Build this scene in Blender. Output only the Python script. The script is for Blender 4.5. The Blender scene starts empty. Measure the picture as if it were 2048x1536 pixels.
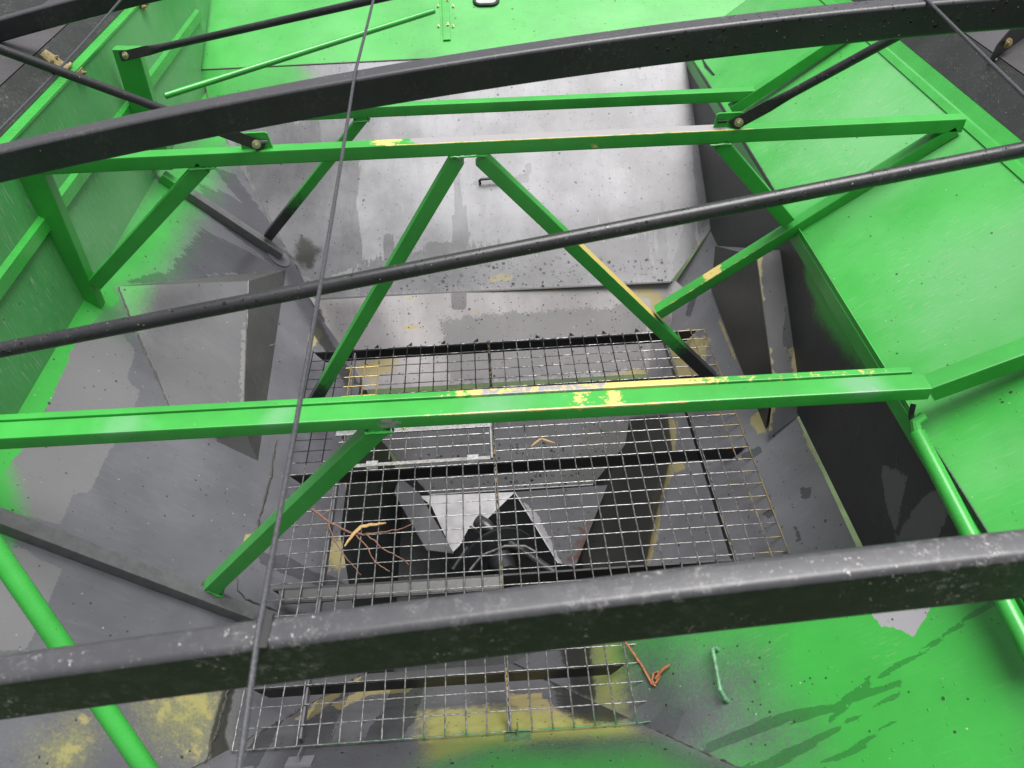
import bpy, bmesh, math, random
import numpy as np
from mathutils import Vector, Matrix

R_ = math.radians
scene = bpy.context.scene
COL = scene.collection

# ------------------------------------------------------------------ camera
# The tank's own axes: x to the right along the cross braces, y away from the
# operator's platform, z up from the wire screen (z = 0).  Metres.
FOC, PITCH, ROLL, YAW = 1553.4, .7441, -.0398, .0298
CAM = np.array([.6673, -.7979, 1.8519])
_cy, _sy = math.cos(YAW), math.sin(YAW)
FWD = np.array([_sy*math.cos(PITCH), _cy*math.cos(PITCH), -math.sin(PITCH)])
_r = np.array([_cy, -_sy, 0]); _u = np.cross(_r, FWD)
RGT = math.cos(ROLL)*_r + math.sin(ROLL)*_u
UPV = -math.sin(ROLL)*_r + math.cos(ROLL)*_u
cd = bpy.data.cameras.new('camera'); cam = bpy.data.objects.new('camera', cd); COL.objects.link(cam)
cam.matrix_world = Matrix(((RGT[0], UPV[0], -FWD[0], CAM[0]), (RGT[1], UPV[1], -FWD[1], CAM[1]),
                           (RGT[2], UPV[2], -FWD[2], CAM[2]), (0, 0, 0, 1)))
cd.sensor_fit = 'HORIZONTAL'; cd.sensor_width = 36; cd.lens = FOC/2048*36
cd.clip_start = .02; cd.clip_end = 400
scene.camera = cam
cd.dof.use_dof = True; cd.dof.focus_distance = 2.1; cd.dof.aperture_fstop = 8.5

# ------------------------------------------------------------------ sky, sun, exposure
world = bpy.data.worlds.new('World'); scene.world = world; world.use_nodes = True
wn = world.node_tree; bg = wn.nodes['Background']
sky = wn.nodes.new('ShaderNodeTexSky'); sky.sky_type = 'NISHITA'; sky.sun_disc = False
SUN_EL, SUN_AZ = R_(80), R_(60)
sky.sun_elevation = SUN_EL; sky.sun_rotation = SUN_AZ
sky.air_density = 1.6; sky.dust_density = 7.0; sky.ozone_density = 1.0
hs = wn.nodes.new('ShaderNodeHueSaturation'); hs.inputs['Saturation'].default_value = .22
wn.links.new(sky.outputs[0], hs.inputs['Color']); wn.links.new(hs.outputs[0], bg.inputs[0])
bg.inputs[1].default_value = .065
sd_ = bpy.data.lights.new('sun', 'SUN'); sd_.energy = 2.3; sd_.angle = R_(42); sd_.color = (1, .985, .965)
sun = bpy.data.objects.new('sun', sd_); COL.objects.link(sun)
_d = Vector((math.sin(SUN_AZ)*math.cos(SUN_EL), math.cos(SUN_AZ)*math.cos(SUN_EL), math.sin(SUN_EL)))
sun.rotation_euler = _d.to_track_quat('Z', 'Y').to_euler()
vs = scene.view_settings
vs.view_transform = 'Standard'; vs.look = 'None'; vs.gamma = 1; vs.use_curve_mapping = False
vs.exposure = 1.0

# ------------------------------------------------------------------ geometry helpers
def ray(x, y): return FWD + RGT*(x-1024)/FOC - UPV*(y-768)/FOC
def onY(x, y, Y): d = ray(x, y); return CAM + d*(Y-CAM[1])/d[1]
def onX(x, y, X): d = ray(x, y); return CAM + d*(X-CAM[0])/d[0]
def onZ(x, y, Z=0.): d = ray(x, y); return CAM + d*(Z-CAM[2])/d[2]
class Plane:
    def __init__(s, p, n):
        s.p = np.array(p, float); s.n = np.array(n, float)/np.linalg.norm(n)
        if s.n[2] < 0: s.n = -s.n
        u = np.cross(s.n, [0, 0, 1.]); s.u = u/np.linalg.norm(u)     # level
        s.v = np.cross(s.n, s.u)                                       # along the slope
    def at(s, x, y): d = ray(x, y); return CAM + d*np.dot(s.p-CAM, s.n)/np.dot(d, s.n)
    def uv(s, q): q = np.asarray(q, float)-s.p; return np.stack([q@s.u, q@s.v], -1)
    def z(s, x, y): return s.p[2]-(s.n[0]*(x-s.p[0])+s.n[1]*(y-s.p[1]))/s.n[2]
    def pt(s, x, y): return np.array([x, y, s.z(x, y)])

class MB:
    """collects vertices, faces and per-vertex paint values of ONE mesh"""
    def __init__(s): s.v = []; s.f = []; s.a = {}
    def add(s, vs, fs, **attr):
        o = len(s.v); s.v += [tuple(map(float, q)) for q in vs]
        s.f += [tuple(i+o for i in f) for f in fs]
        for k, val in attr.items():
            arr = s.a.setdefault(k, {})
            for i in range(len(vs)): arr[o+i] = val[i] if hasattr(val, '__len__') else val
        return s
    def loft(s, rings, closed=True, caps=True, **attr):
        n = len(rings[0]); vs = [q for r in rings for q in r]; fs = []
        for i in range(len(rings)-1):
            for k in range(n if closed else n-1):
                a, b = i*n+k, i*n+(k+1) % n
                fs.append((a, b, b+n, a+n))
        if caps: fs += [tuple(range(n-1, -1, -1)), tuple(range((len(rings)-1)*n, len(rings)*n))]
        return s.add(vs, fs, **attr)
    def tube(s, path, r, n=10, caps=True, **attr):
        path = [np.array(p, float) for p in path]; rings = []; prev = None
        for i, p in enumerate(path):
            t = path[min(i+1, len(path)-1)]-path[max(i-1, 0)]; t /= np.linalg.norm(t)
            if prev is None:
                a = np.cross(t, [0, 0, 1.]); a = a if np.linalg.norm(a) > .1 else np.cross(t, [0, 1., 0])
            else: a = prev-t*np.dot(prev, t)
            a /= np.linalg.norm(a); prev = a; b = np.cross(t, a)
            rr = r[i] if hasattr(r, '__len__') else r
            rings.append([p+rr*(math.cos(2*math.pi*k/n)*a+math.sin(2*math.pi*k/n)*b) for k in range(n)])
        return s.loft(rings, caps=caps, **attr)
    def bar(s, p, q, w, h, up=(0, 0, 1), r=.004, seg=1, attr=None, caps=True):
        """box section p->q: w across, h along up, rounded corners; attr(t,k)->dict"""
        p, q = np.array(p, float), np.array(q, float); t = (q-p)/np.linalg.norm(q-p)
        up = np.array(up, float); up -= t*np.dot(up, t); up /= np.linalg.norm(up); sd = np.cross(t, up)
        r = min(r, w*.45, h*.45); prof = []
        for cx, cz, a0 in ((1, 1, 0), (-1, 1, 90), (-1, -1, 180), (1, -1, 270)):
            for da in (0, 45, 90):
                a = R_(a0+da); prof.append((cx*(w/2-r)+r*math.cos(a), cz*(h/2-r)+r*math.sin(a)))
        rings = []; ds = []
        for i in range(seg+1):
            c = p+(q-p)*i/seg
            rings.append([c+sd*x+up*z for x, z in prof])
            if attr: ds += [attr(i/seg, k) for k in range(12)]
        at = {kk: [d.get(kk, 0.) for d in ds] for kk in set().union(*ds)} if ds else {}
        return s.loft(rings, caps=caps, **at)
    def box(s, p, q):
        (x0, y0, z0), (x1, y1, z1) = p, q
        v = [(x, y, z) for x in (x0, x1) for y in (y0, y1) for z in (z0, z1)]
        return s.add(v, [(0, 1, 3, 2), (4, 6, 7, 5), (0, 4, 5, 1), (2, 3, 7, 6), (0, 2, 6, 4), (1, 5, 7, 3)])
    def plate(s, pts, n, th):
        """flat plate: outline pts extruded by th against n"""
        n = np.array(n, float)/np.linalg.norm(n); a = [np.array(p, float) for p in pts]; m = len(a)
        return s.add(a+[p-n*th for p in a], [tuple(range(m)), tuple(range(2*m-1, m-1, -1))] +
                     [(i, (i+1) % m, m+(i+1) % m, m+i)[::-1] for i in range(m)])
    def lathe(s, base, axis, prof, n=12):
        ax = np.array(axis, float)/np.linalg.norm(axis)
        a = np.cross(ax, [0, 0, 1.]); a = a if np.linalg.norm(a) > .1 else np.cross(ax, [0, 1., 0])
        a /= np.linalg.norm(a); b = np.cross(ax, a)
        return s.loft([[np.array(base)+ax*h+r*(math.cos(2*math.pi*k/n)*a+math.sin(2*math.pi*k/n)*b) for k in range(n)] for r, h in prof])
    def build(s, name, mat, parent=None, smooth=True):
        me = bpy.data.meshes.new(name); me.from_pydata(s.v, [], s.f); me.update()
        for k, d in s.a.items():
            at = me.attributes.new(k, 'FLOAT', 'POINT')
            at.data.foreach_set('value', [float(d.get(i, 0.)) for i in range(len(s.v))])
        bm = bmesh.new(); bm.from_mesh(me); bmesh.ops.recalc_face_normals(bm, faces=bm.faces); bm.to_mesh(me); bm.free()
        me.materials.append(mat)
        if smooth:
            me.polygons.foreach_set('use_smooth', [True]*len(me.polygons)); me.set_sharp_from_angle(angle=R_(32))
        o = bpy.data.objects.new(name, me); COL.objects.link(o)
        if smooth:
            w = o.modifiers.new('face_weight', 'WEIGHTED_NORMAL'); w.keep_sharp = True; w.weight = 70
        if parent: hang(o, parent)
        return o
def hang(o, parent):
    o.parent = parent
    o.matrix_parent_inverse = Matrix.Translation(-world_loc(parent))
def world_loc(o):
    v = Vector(o.location)
    if o.parent: v += world_loc(o.parent)+o.matrix_parent_inverse.translation
    return v
def tag(o, label, cat, group=None, kind=None):
    if label: o['label'] = label
    if cat: o['category'] = cat
    if group: o['group'] = group
    if kind: o['kind'] = kind
    return o
def thing(name, loc, label, cat, group=None):
    o = bpy.data.objects.new(name, None); COL.objects.link(o); o.location = loc; o.empty_display_size = .05
    return tag(o, label, cat, group)
def copy_thing(root, offset, label):
    r = root.copy(); COL.objects.link(r); r.location = Vector(root.location)+Vector(offset); r['label'] = label
    def kids(src, dst):
        for ch in src.children:
            c = ch.copy(); COL.objects.link(c); c.parent = dst; kids(ch, c)
    kids(root, r); return r

def sdist(P, poly):
    """signed distance (inside > 0) of points to a closed polygon"""
    P = np.asarray(P); d2 = np.full(len(P), 1e9); ins = np.zeros(len(P), bool); n = len(poly)
    for i in range(n):
        a, b = poly[i], poly[(i+1) % n]; e = b-a; w = P-a
        t = np.clip((w@e)/max(e@e, 1e-12), 0, 1); d2 = np.minimum(d2, ((w-t[:, None]*e)**2).sum(1))
        c = (a[1] > P[:, 1]) != (b[1] > P[:, 1])
        with np.errstate(divide='ignore', invalid='ignore'):
            ins ^= c & (P[:, 0] < (b[0]-a[0])*(P[:, 1]-a[1])/(b[1]-a[1])+a[0])
    return np.where(ins, 1, -1)*np.sqrt(d2)
def ldist(P, line):
    d2 = np.full(len(P), 1e9)
    for i in range(len(line)-1):
        a, b = line[i], line[i+1]; e = b-a; w = P-a
        t = np.clip((w@e)/max(e@e, 1e-12), 0, 1); d2 = np.minimum(d2, ((w-t[:, None]*e)**2).sum(1))
    return np.sqrt(d2)

def panel(name, plane, pts, mat, parent, marks=(), res=.0125, th=.003, holes=()):
    """a sheet of steel: polygon pts (3D, on the plane), cut into a fine grid that carries paint and wear.
    marks: (attribute, outline or line on the sheet, softness[, 'line' half width | 'cut'])"""
    uv = plane.uv(np.array(pts)); bm = bmesh.new()
    bm.faces.new([bm.verts.new((a, b, 0)) for a, b in uv])
    lo, hi = uv.min(0), uv.max(0)
    for ax in (0, 1):
        for k in range(math.ceil(lo[ax]/res), math.floor(hi[ax]/res)+1):
            no = (1, 0, 0) if ax == 0 else (0, 1, 0); co = (k*res, 0, 0) if ax == 0 else (0, k*res, 0)
            bmesh.ops.bisect_plane(bm, geom=bm.verts[:]+bm.edges[:]+bm.faces[:], plane_co=co, plane_no=no, dist=1e-6)
    for h in holes:
        hp = plane.uv(np.array(h))
        kill = [f for f in bm.faces if sdist(np.array([f.calc_center_median()[:2]]), hp)[0] > 0]
        bmesh.ops.delete(bm, geom=kill, context='FACES')
    me = bpy.data.meshes.new(name); bm.to_mesh(me); bm.free()
    n = len(me.vertices); co = np.empty(n*3); me.vertices.foreach_get('co', co); co = co.reshape(-1, 3)[:, :2].copy()
    w3 = plane.p+co[:, :1]*plane.u+co[:, 1:]*plane.v
    me.vertices.foreach_set('co', w3.ravel()); me.update()
    ul = me.uv_layers.new(name='UVMap'); li = np.empty(len(me.loops), int); me.loops.foreach_get('vertex_index', li)
    ul.data.foreach_set('uv', co[li].ravel())
    vals = {}
    for m in marks:
        a = vals.setdefault(m[0], np.zeros(n))
        if isinstance(m[1], str): np.maximum(a, m[2], out=a); continue
        P = plane.uv(np.array([plane.at(*q) for q in m[1]]))
        if len(m) > 3 and m[3] != 'cut': s = m[3]-ldist(co, P)
        else: s = sdist(co, P)
        s = np.clip(.5+s/m[2], 0, 1)
        if len(m) > 3 and m[3] == 'cut': np.minimum(a, 1-s, out=a)
        else: np.maximum(a, s, out=a)
    for k, a in vals.items():
        me.attributes.new(k, 'FLOAT', 'POINT').data.foreach_set('value', a)
    if me.polygons and np.dot(np.array(me.polygons[0].normal), plane.n) < 0: me.flip_normals()
    me.materials.append(mat); o = bpy.data.objects.new(name, me); COL.objects.link(o)
    so = o.modifiers.new('thickness', 'SOLIDIFY'); so.thickness = th; so.offset = -1
    if parent: hang(o, parent)
    return o

# ------------------------------------------------------------------ materials
class NT:
    def __init__(s, name):
        s.m = bpy.data.materials.new(name); s.m.use_nodes = True; s.t = s.m.node_tree
        s.b = s.t.nodes['Principled BSDF']; s.co = s.n('ShaderNodeTexCoord').outputs['Object']
    def n(s, t, **k):
        x = s.t.nodes.new(t)
        for a, v in k.items(): setattr(x, a, v)
        return x
    def put(s, sock, v):
        if isinstance(v, bpy.types.NodeSocket): s.t.links.new(v, sock)
        elif hasattr(v, '__len__') and len(v) == 3 and sock.type == 'RGBA': sock.default_value = (*v, 1)
        else: sock.default_value = v
    def math(s, op, a, b=0., c=0., clamp=False):
        x = s.n('ShaderNodeMath', operation=op, use_clamp=clamp)
        for i, v in enumerate((a, b, c)): s.put(x.inputs[i], v)
        return x.outputs[0]
    def mix(s, f, a, b, blend='MIX'):
        x = s.n('ShaderNodeMix', data_type='RGBA', blend_type=blend); x.clamp_factor = True
        s.put(x.inputs[0], f); s.put(x.inputs[6], a); s.put(x.inputs[7], b); return x.outputs[2]
    def step(s, v, lo, hi, a=0., b=1.):
        x = s.n('ShaderNodeMapRange', interpolation_type='SMOOTHSTEP')
        for i, q in enumerate((v, lo, hi, a, b)): s.put(x.inputs[i], q)
        return x.outputs[0]
    def scale(s, co, v):
        x = s.n('ShaderNodeMapping'); s.put(x.inputs[0], co); x.inputs['Scale'].default_value = v; return x.outputs[0]
    def noise(s, sc, det=4., rough=.55, co=None, w=0.):
        x = s.n('ShaderNodeTexNoise', noise_dimensions='4D' if w else '3D')
        s.put(x.inputs['Vector'], co or s.co); x.inputs['Scale'].default_value = sc
        if w: x.inputs['W'].default_value = w
        x.inputs['Detail'].default_value = det; x.inputs['Roughness'].default_value = rough; return x.outputs[0]
    def dots(s, sc, size, keep, co=None):
        """sparse round specks: 1 inside"""
        x = s.n('ShaderNodeTexVoronoi'); s.put(x.inputs['Vector'], co or s.co); x.inputs['Scale'].default_value = sc
        sp = s.n('ShaderNodeSeparateColor'); s.t.links.new(x.outputs['Color'], sp.inputs[0])
        on = s.math('GREATER_THAN', sp.outputs[0], 1-keep)
        sz = s.math('MULTIPLY', sp.outputs[1], size)
        return s.math('MULTIPLY', on, s.step(s.math('SUBTRACT', x.outputs['Distance'], sz), 0., -.05)), x
    def attr(s, k):
        return s.n('ShaderNodeAttribute', attribute_name=k).outputs['Fac']
    def bump(s, h, strength, dist=.002, nrm=None):
        x = s.n('ShaderNodeBump'); s.put(x.inputs['Height'], h); x.inputs['Strength'].default_value = strength
        x.inputs['Distance'].default_value = dist
        if nrm: s.put(x.inputs['Normal'], nrm)
        return x.outputs[0]
    def out(s, col=None, rough=None, metal=None, nrm=None, spec=None, coat=None):
        for k, v in (('Base Color', col), ('Roughness', rough), ('Metallic', metal), ('Normal', nrm), ('Specular IOR Level', spec), ('Coat Weight', coat)):
            if v is not None: s.put(s.b.inputs[k], v)
        return s.m

GREEN = (.038, .315, .045); TAN = (.31, .26, .115); YEL = (.6, .47, .15); GREY = (.109, .108, .122)

def steel(name, base=GREY, green=GREEN, scratch=.0, dark=1., speck=.5, drop=.3, rough=.36, wetdark=.62, pale=.0, mott=1., dotk=1., spec=.45, wetr=.2):
    n = NT(name); uvn = n.n('ShaderNodeUVMap'); uvn.uv_map = 'UVMap'; uv = uvn.outputs[0]
    big = n.noise(3.2, 5, .6); fine = n.noise(70, 4, .65); rag = n.noise(34, 6, .7); rag2 = n.noise(150, 3, .6)
    streak = n.noise(1., 5, .65, co=n.scale(uv, (60, 7, 1)))
    thin = n.noise(1., 3, .7, co=n.scale(uv, (220, 14, 1)), w=3.)
    b = n.mix(n.step(big, .3, .72), tuple(c*(1-.18*mott) for c in base), tuple(c*(1+.16*mott) for c in base))
    b = n.mix(n.math('MULTIPLY', n.step(n.noise(1., 5, .7, co=n.scale(uv, (14, 2.2, 1)), w=4.), .5, .7), .22*mott), b, tuple(c*.62 for c in base))
    b = n.mix(n.math('MULTIPLY', n.step(streak, .52, .75), .16), b, tuple(c*1.7 for c in base))
    b = n.mix(n.math('MULTIPLY', n.step(fine, .55, .8), .12), b, tuple(c*.5 for c in base))
    ragged = n.math('ADD', n.math('MULTIPLY', n.math('SUBTRACT', rag, .5), 1.15), n.math('MULTIPLY', n.math('SUBTRACT', rag2, .5), .5))
    def hard(k, st=ragged): return n.step(n.math('ADD', n.attr(k), st), .46, .54)
    b = n.mix(n.math('MULTIPLY', hard('bare'), .75), b, (.165, .159, .165))
    b = n.mix(n.step(n.math('ADD', n.attr('rust'), n.math('MULTIPLY', n.math('SUBTRACT', rag, .5), 1.5)), .4, .7), b, (.11, .045, .03))
    ye = n.attr('primer')
    b = n.mix(n.math('MULTIPLY', n.step(n.math('ADD', ye, n.math('ADD', n.math('MULTIPLY', n.math('SUBTRACT', rag, .5), 1.7), n.math('MULTIPLY', n.math('SUBTRACT', big, .5), .8))), .4, .72), .84), b,
              n.mix(n.step(big, .35, .65), TAN, tuple(c*1.25 for c in TAN)))
    b = n.mix(n.math('MULTIPLY', n.step(n.math('ADD', n.attr('lemon'), n.math('ADD', n.math('MULTIPLY', n.math('SUBTRACT', rag2, .5), .7), n.math('MULTIPLY', n.math('SUBTRACT', big, .5), .7))), .2, .95), .85), b, (.27, .27, .075))
    # sprayed green: fades to overspray dust at its margin
    sp = n.attr('spray')
    dust = n.math('MULTIPLY', n.math('SUBTRACT', rag2, .5), n.math('MULTIPLY', n.math('SUBTRACT', 1.1, sp), 1.1))
    spm = n.step(n.math('ADD', sp, n.math('ADD', dust, n.math('MULTIPLY', n.math('SUBTRACT', big, .5), .25))), .12, .85)
    gm = n.math('MAXIMUM', spm, hard('paint'))
    g = n.mix(n.step(big, .3, .7), tuple(c*.9 for c in green), tuple(c*1.1 for c in green))
    if pale: g = n.mix(n.math('MULTIPLY', n.step(n.noise(2.1, 4, .6, w=5.), .42, .66), pale), g, (.16, .4, .17))
    g = n.mix(n.math('MULTIPLY', n.step(n.math('ADD', n.attr('faded_sheen'), n.math('MULTIPLY', n.math('SUBTRACT', big, .5), .6)), .1, 1.), .75), g, (.15, .4, .17))  # pale green: faded paint, and sheen put into the colour
    b = n.mix(gm, b, g)
    b = n.mix(n.step(n.math('ADD', n.attr('over'), ragged), .44, .56), b, (.29, .28, .30))
    # brushed grain scratches running down the sheet
    if scratch:
        sc = n.math('MULTIPLY', n.step(thin, .54, .68), n.step(n.noise(5, 3, .6, w=9.), .3, .62))
        b = n.mix(n.math('MULTIPLY', sc, scratch), b, (.33, .4, .33))
    dash = n.noise(1., 3, .75, co=n.scale(uv, (190, 26, 1)), w=7.)
    rub = n.math('MULTIPLY', n.step(n.math('ADD', n.attr('rub'), n.math('MULTIPLY', n.math('SUBTRACT', big, .5), .8)), .25, .95), n.step(dash, .54, .68))
    b = n.mix(n.math('MULTIPLY', rub, .8), b, (.32, .4, .27))
    d1, v1 = n.dots(34, .2, min(.9, speck*dotk*.5)); d2, v2 = n.dots(85, .3, min(.9, speck*dotk*.4)); w1, v3 = n.dots(80, .2, speck*.2)
    b = n.mix(n.math('MULTIPLY', n.math('MAXIMUM', d1, d2), .82), b, (.02, .02, .02))
    b = n.mix(n.math('MULTIPLY', w1, .5), b, (.5, .5, .48))
    wst = n.math('ADD', n.math('MULTIPLY', n.math('SUBTRACT', streak, .5), 1.5), n.math('MULTIPLY', n.math('SUBTRACT', rag2, .5), .3))
    wet = n.step(n.math('ADD', n.attr('wet'), wst), .47, .53)
    soak_shade = n.step(n.attr('soak_shade'), .05, .95)  # soft-edged darkening: soaked steel and painted shading
    wet = n.math('MAXIMUM', wet, soak_shade)
    b = n.mix(wet, b, n.mix(1., b, (wetdark, wetdark, wetdark*1.02), 'MULTIPLY'))
    film = n.step(n.math('ADD', n.math('MULTIPLY', n.attr('dark_film'), 1.15), n.math('MULTIPLY', n.math('SUBTRACT', rag, .5), .9)), .35, .75)  # near-black film inside the marked outlines
    b = n.mix(n.math('MULTIPLY', film, .88), b, (.02, .02, .018))
    if dark != 1.: b = n.mix(1., b, (dark, dark, dark), 'MULTIPLY')
    ro = n.math('ADD', rough-.08, n.math('MULTIPLY', big, .16)); ro = n.math('ADD', ro, n.math('MULTIPLY', fine, .08))
    ro = n.mix(n.math('MAXIMUM', wet, film), ro, (wetr, wetr, wetr))
    h = n.math('ADD', n.math('MULTIPLY', n.noise(9, 3, .5), .9), n.math('MULTIPLY', fine, .12))
    nr = n.bump(h, .25, .006)
    dr, v4 = n.dots(70, .28, drop*.5)
    nr = n.bump(n.math('ADD', dr, n.math('MULTIPLY', d1, .6)), .8, .0012, nr)
    bead = n.math('MULTIPLY', n.dots(62, .45, .75)[0], n.step(n.math('ADD', n.attr('rain'), n.math('MULTIPLY', n.math('SUBTRACT', rag, .5), .9)), .45, .65))
    nr = n.bump(bead, 1., .005, nr); ro = n.math('SUBTRACT', ro, n.math('MULTIPLY', bead, .22), clamp=True)
    return n.out(b, ro, 0., nr, spec)

def tube_paint(name, base=GREEN, worn=True, rough=.34, speck=.35):
    n = NT(name); big = n.noise(6, 4, .6); fine = n.noise(120, 3, .6); rag = n.noise(60, 5, .7)
    b = n.mix(n.step(big, .3, .7), tuple(c*.88 for c in base), tuple(c*1.12 for c in base))
    ragged = n.math('MULTIPLY', n.math('SUBTRACT', rag, .5), 1.3)
    b = n.mix(n.step(n.math('ADD', n.attr('soot'), n.math('MULTIPLY', n.math('SUBTRACT', rag, .5), .8)), .25, .8), b, (.018, .02, .02))
    if worn:
        b = n.mix(n.step(n.math('ADD', n.attr('primer'), ragged), .42, .58), b, YEL)
        b = n.mix(n.step(n.math('ADD', n.attr('bare'), ragged), .44, .56), b, (.29, .275, .285))
        b = n.mix(n.step(n.math('ADD', n.attr('faded_sheen'), n.math('MULTIPLY', n.math('SUBTRACT', big, .5), .8)), .3, 1.), b, (.16, .33, .19))
    d1, _ = n.dots(90, .16, speck*.3); w1, _ = n.dots(110, .16, speck*.35)
    b = n.mix(n.math('MULTIPLY', d1, .85), b, (.015, .02, .015)); b = n.mix(n.math('MULTIPLY', w1, .6), b, (.45, .55, .45))
    ro = n.math('ADD', rough, n.math('MULTIPLY', n.math('SUBTRACT', fine, .5), .05))
    return n.out(b, ro, 0., n.bump(n.math('ADD', n.math('MULTIPLY', fine, .3), w1), .1, .001), .5)

def black_paint(name, base=(.016, .016, .018), rough=.38, chalk=.0, drops=.0, specks=.3, dust=0.):
    n = NT(name); big = n.noise(7, 4, .6); fine = n.noise(160, 3, .65); gr = n.noise(45, 6, .75)
    b = n.mix(n.step(big, .3, .7), tuple(c*.8 for c in base), tuple(c*1.3 for c in base))
    if dust: b = n.mix(n.math('MULTIPLY', n.step(n.math('ADD', n.attr('dust'), n.math('MULTIPLY', n.math('SUBTRACT', gr, .5), .5)), .3, .9), dust), b, (.056, .055, .062))
    if chalk:
        b = n.mix(n.math('MULTIPLY', n.math('MULTIPLY', n.step(n.noise(95, 6, .85), .5, .66), n.step(n.noise(7, 6, .75, w=2.), .44, .66)), chalk), b, (.46, .44, .42))
        b = n.mix(n.math('MULTIPLY', n.step(gr, .45, .75), chalk*.12), b, (.3, .29, .28))
        fl = n.math('MULTIPLY', n.step(n.noise(170, 3, .8, w=6.), .6, .66), n.step(n.noise(13, 4, .7, w=8.), .45, .6))
        b = n.mix(n.math('MULTIPLY', fl, .8*n_clip(chalk)), b, (.62, .6, .57))
    w1, _ = n.dots(130, .2, specks*.4); b = n.mix(n.math('MULTIPLY', w1, .55), b, (.42, .42, .4))
    nr = n.bump(fine, .16, .001); ro = n.math('ADD', rough, n.math('MULTIPLY', n.math('SUBTRACT', fine, .5), .25))
    if drops:
        area = n.step(n.math('ADD', n.attr('rain'), n.math('MULTIPLY', n.math('SUBTRACT', big, .5), .5)), .3, .6)
        dr, _ = n.dots(105, .42, drops); dr2, _ = n.dots(210, .4, drops*.8)
        dd = n.math('MULTIPLY', n.math('MAXIMUM', dr, dr2), area)
        b = n.mix(n.math('MULTIPLY', dd, .75), b, (.004, .004, .005))
        ro = n.math('SUBTRACT', ro, n.math('MULTIPLY', dd, .3)); nr = n.bump(dd, .9, .0016, nr)
    return n.out(b, ro, 0., nr, .5)
def n_clip(v): return min(1., v*1.6)

def plain(name, col, rough=.5, metal=0., var=.25, sc=40):
    n = NT(name); x = n.noise(sc, 5, .65)
    b = n.mix(n.step(x, .3, .7), tuple(c*(1-var) for c in col), tuple(c*(1+var) for c in col))
    return n.out(b, n.math('ADD', rough-.06, n.math('MULTIPLY', x, .12)), metal, n.bump(x, .25, .001))

def wire_mat():
    n = NT('screen_wire'); x = n.noise(90, 4, .65); big = n.noise(5, 3, .6)
    b = n.mix(n.step(x, .35, .65), (.1, .098, .098), (.28, .277, .276))
    rg = n.math('MULTIPLY', n.math('SUBTRACT', n.noise(26, 4, .7, w=2.), .5), 1.4)
    b = n.mix(n.step(n.math('ADD', n.attr('soot'), rg), .4, .6), b, (.02, .02, .021))
    b = n.mix(n.step(n.math('ADD', n.attr('primer'), rg), .4, .6), b, (.4, .3, .12))
    b = n.mix(n.step(n.math('ADD', n.attr('paint'), rg), .4, .6), b, (.06, .17, .09))
    return n.out(b, .3, .6, n.bump(x, .3, .0006))

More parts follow.
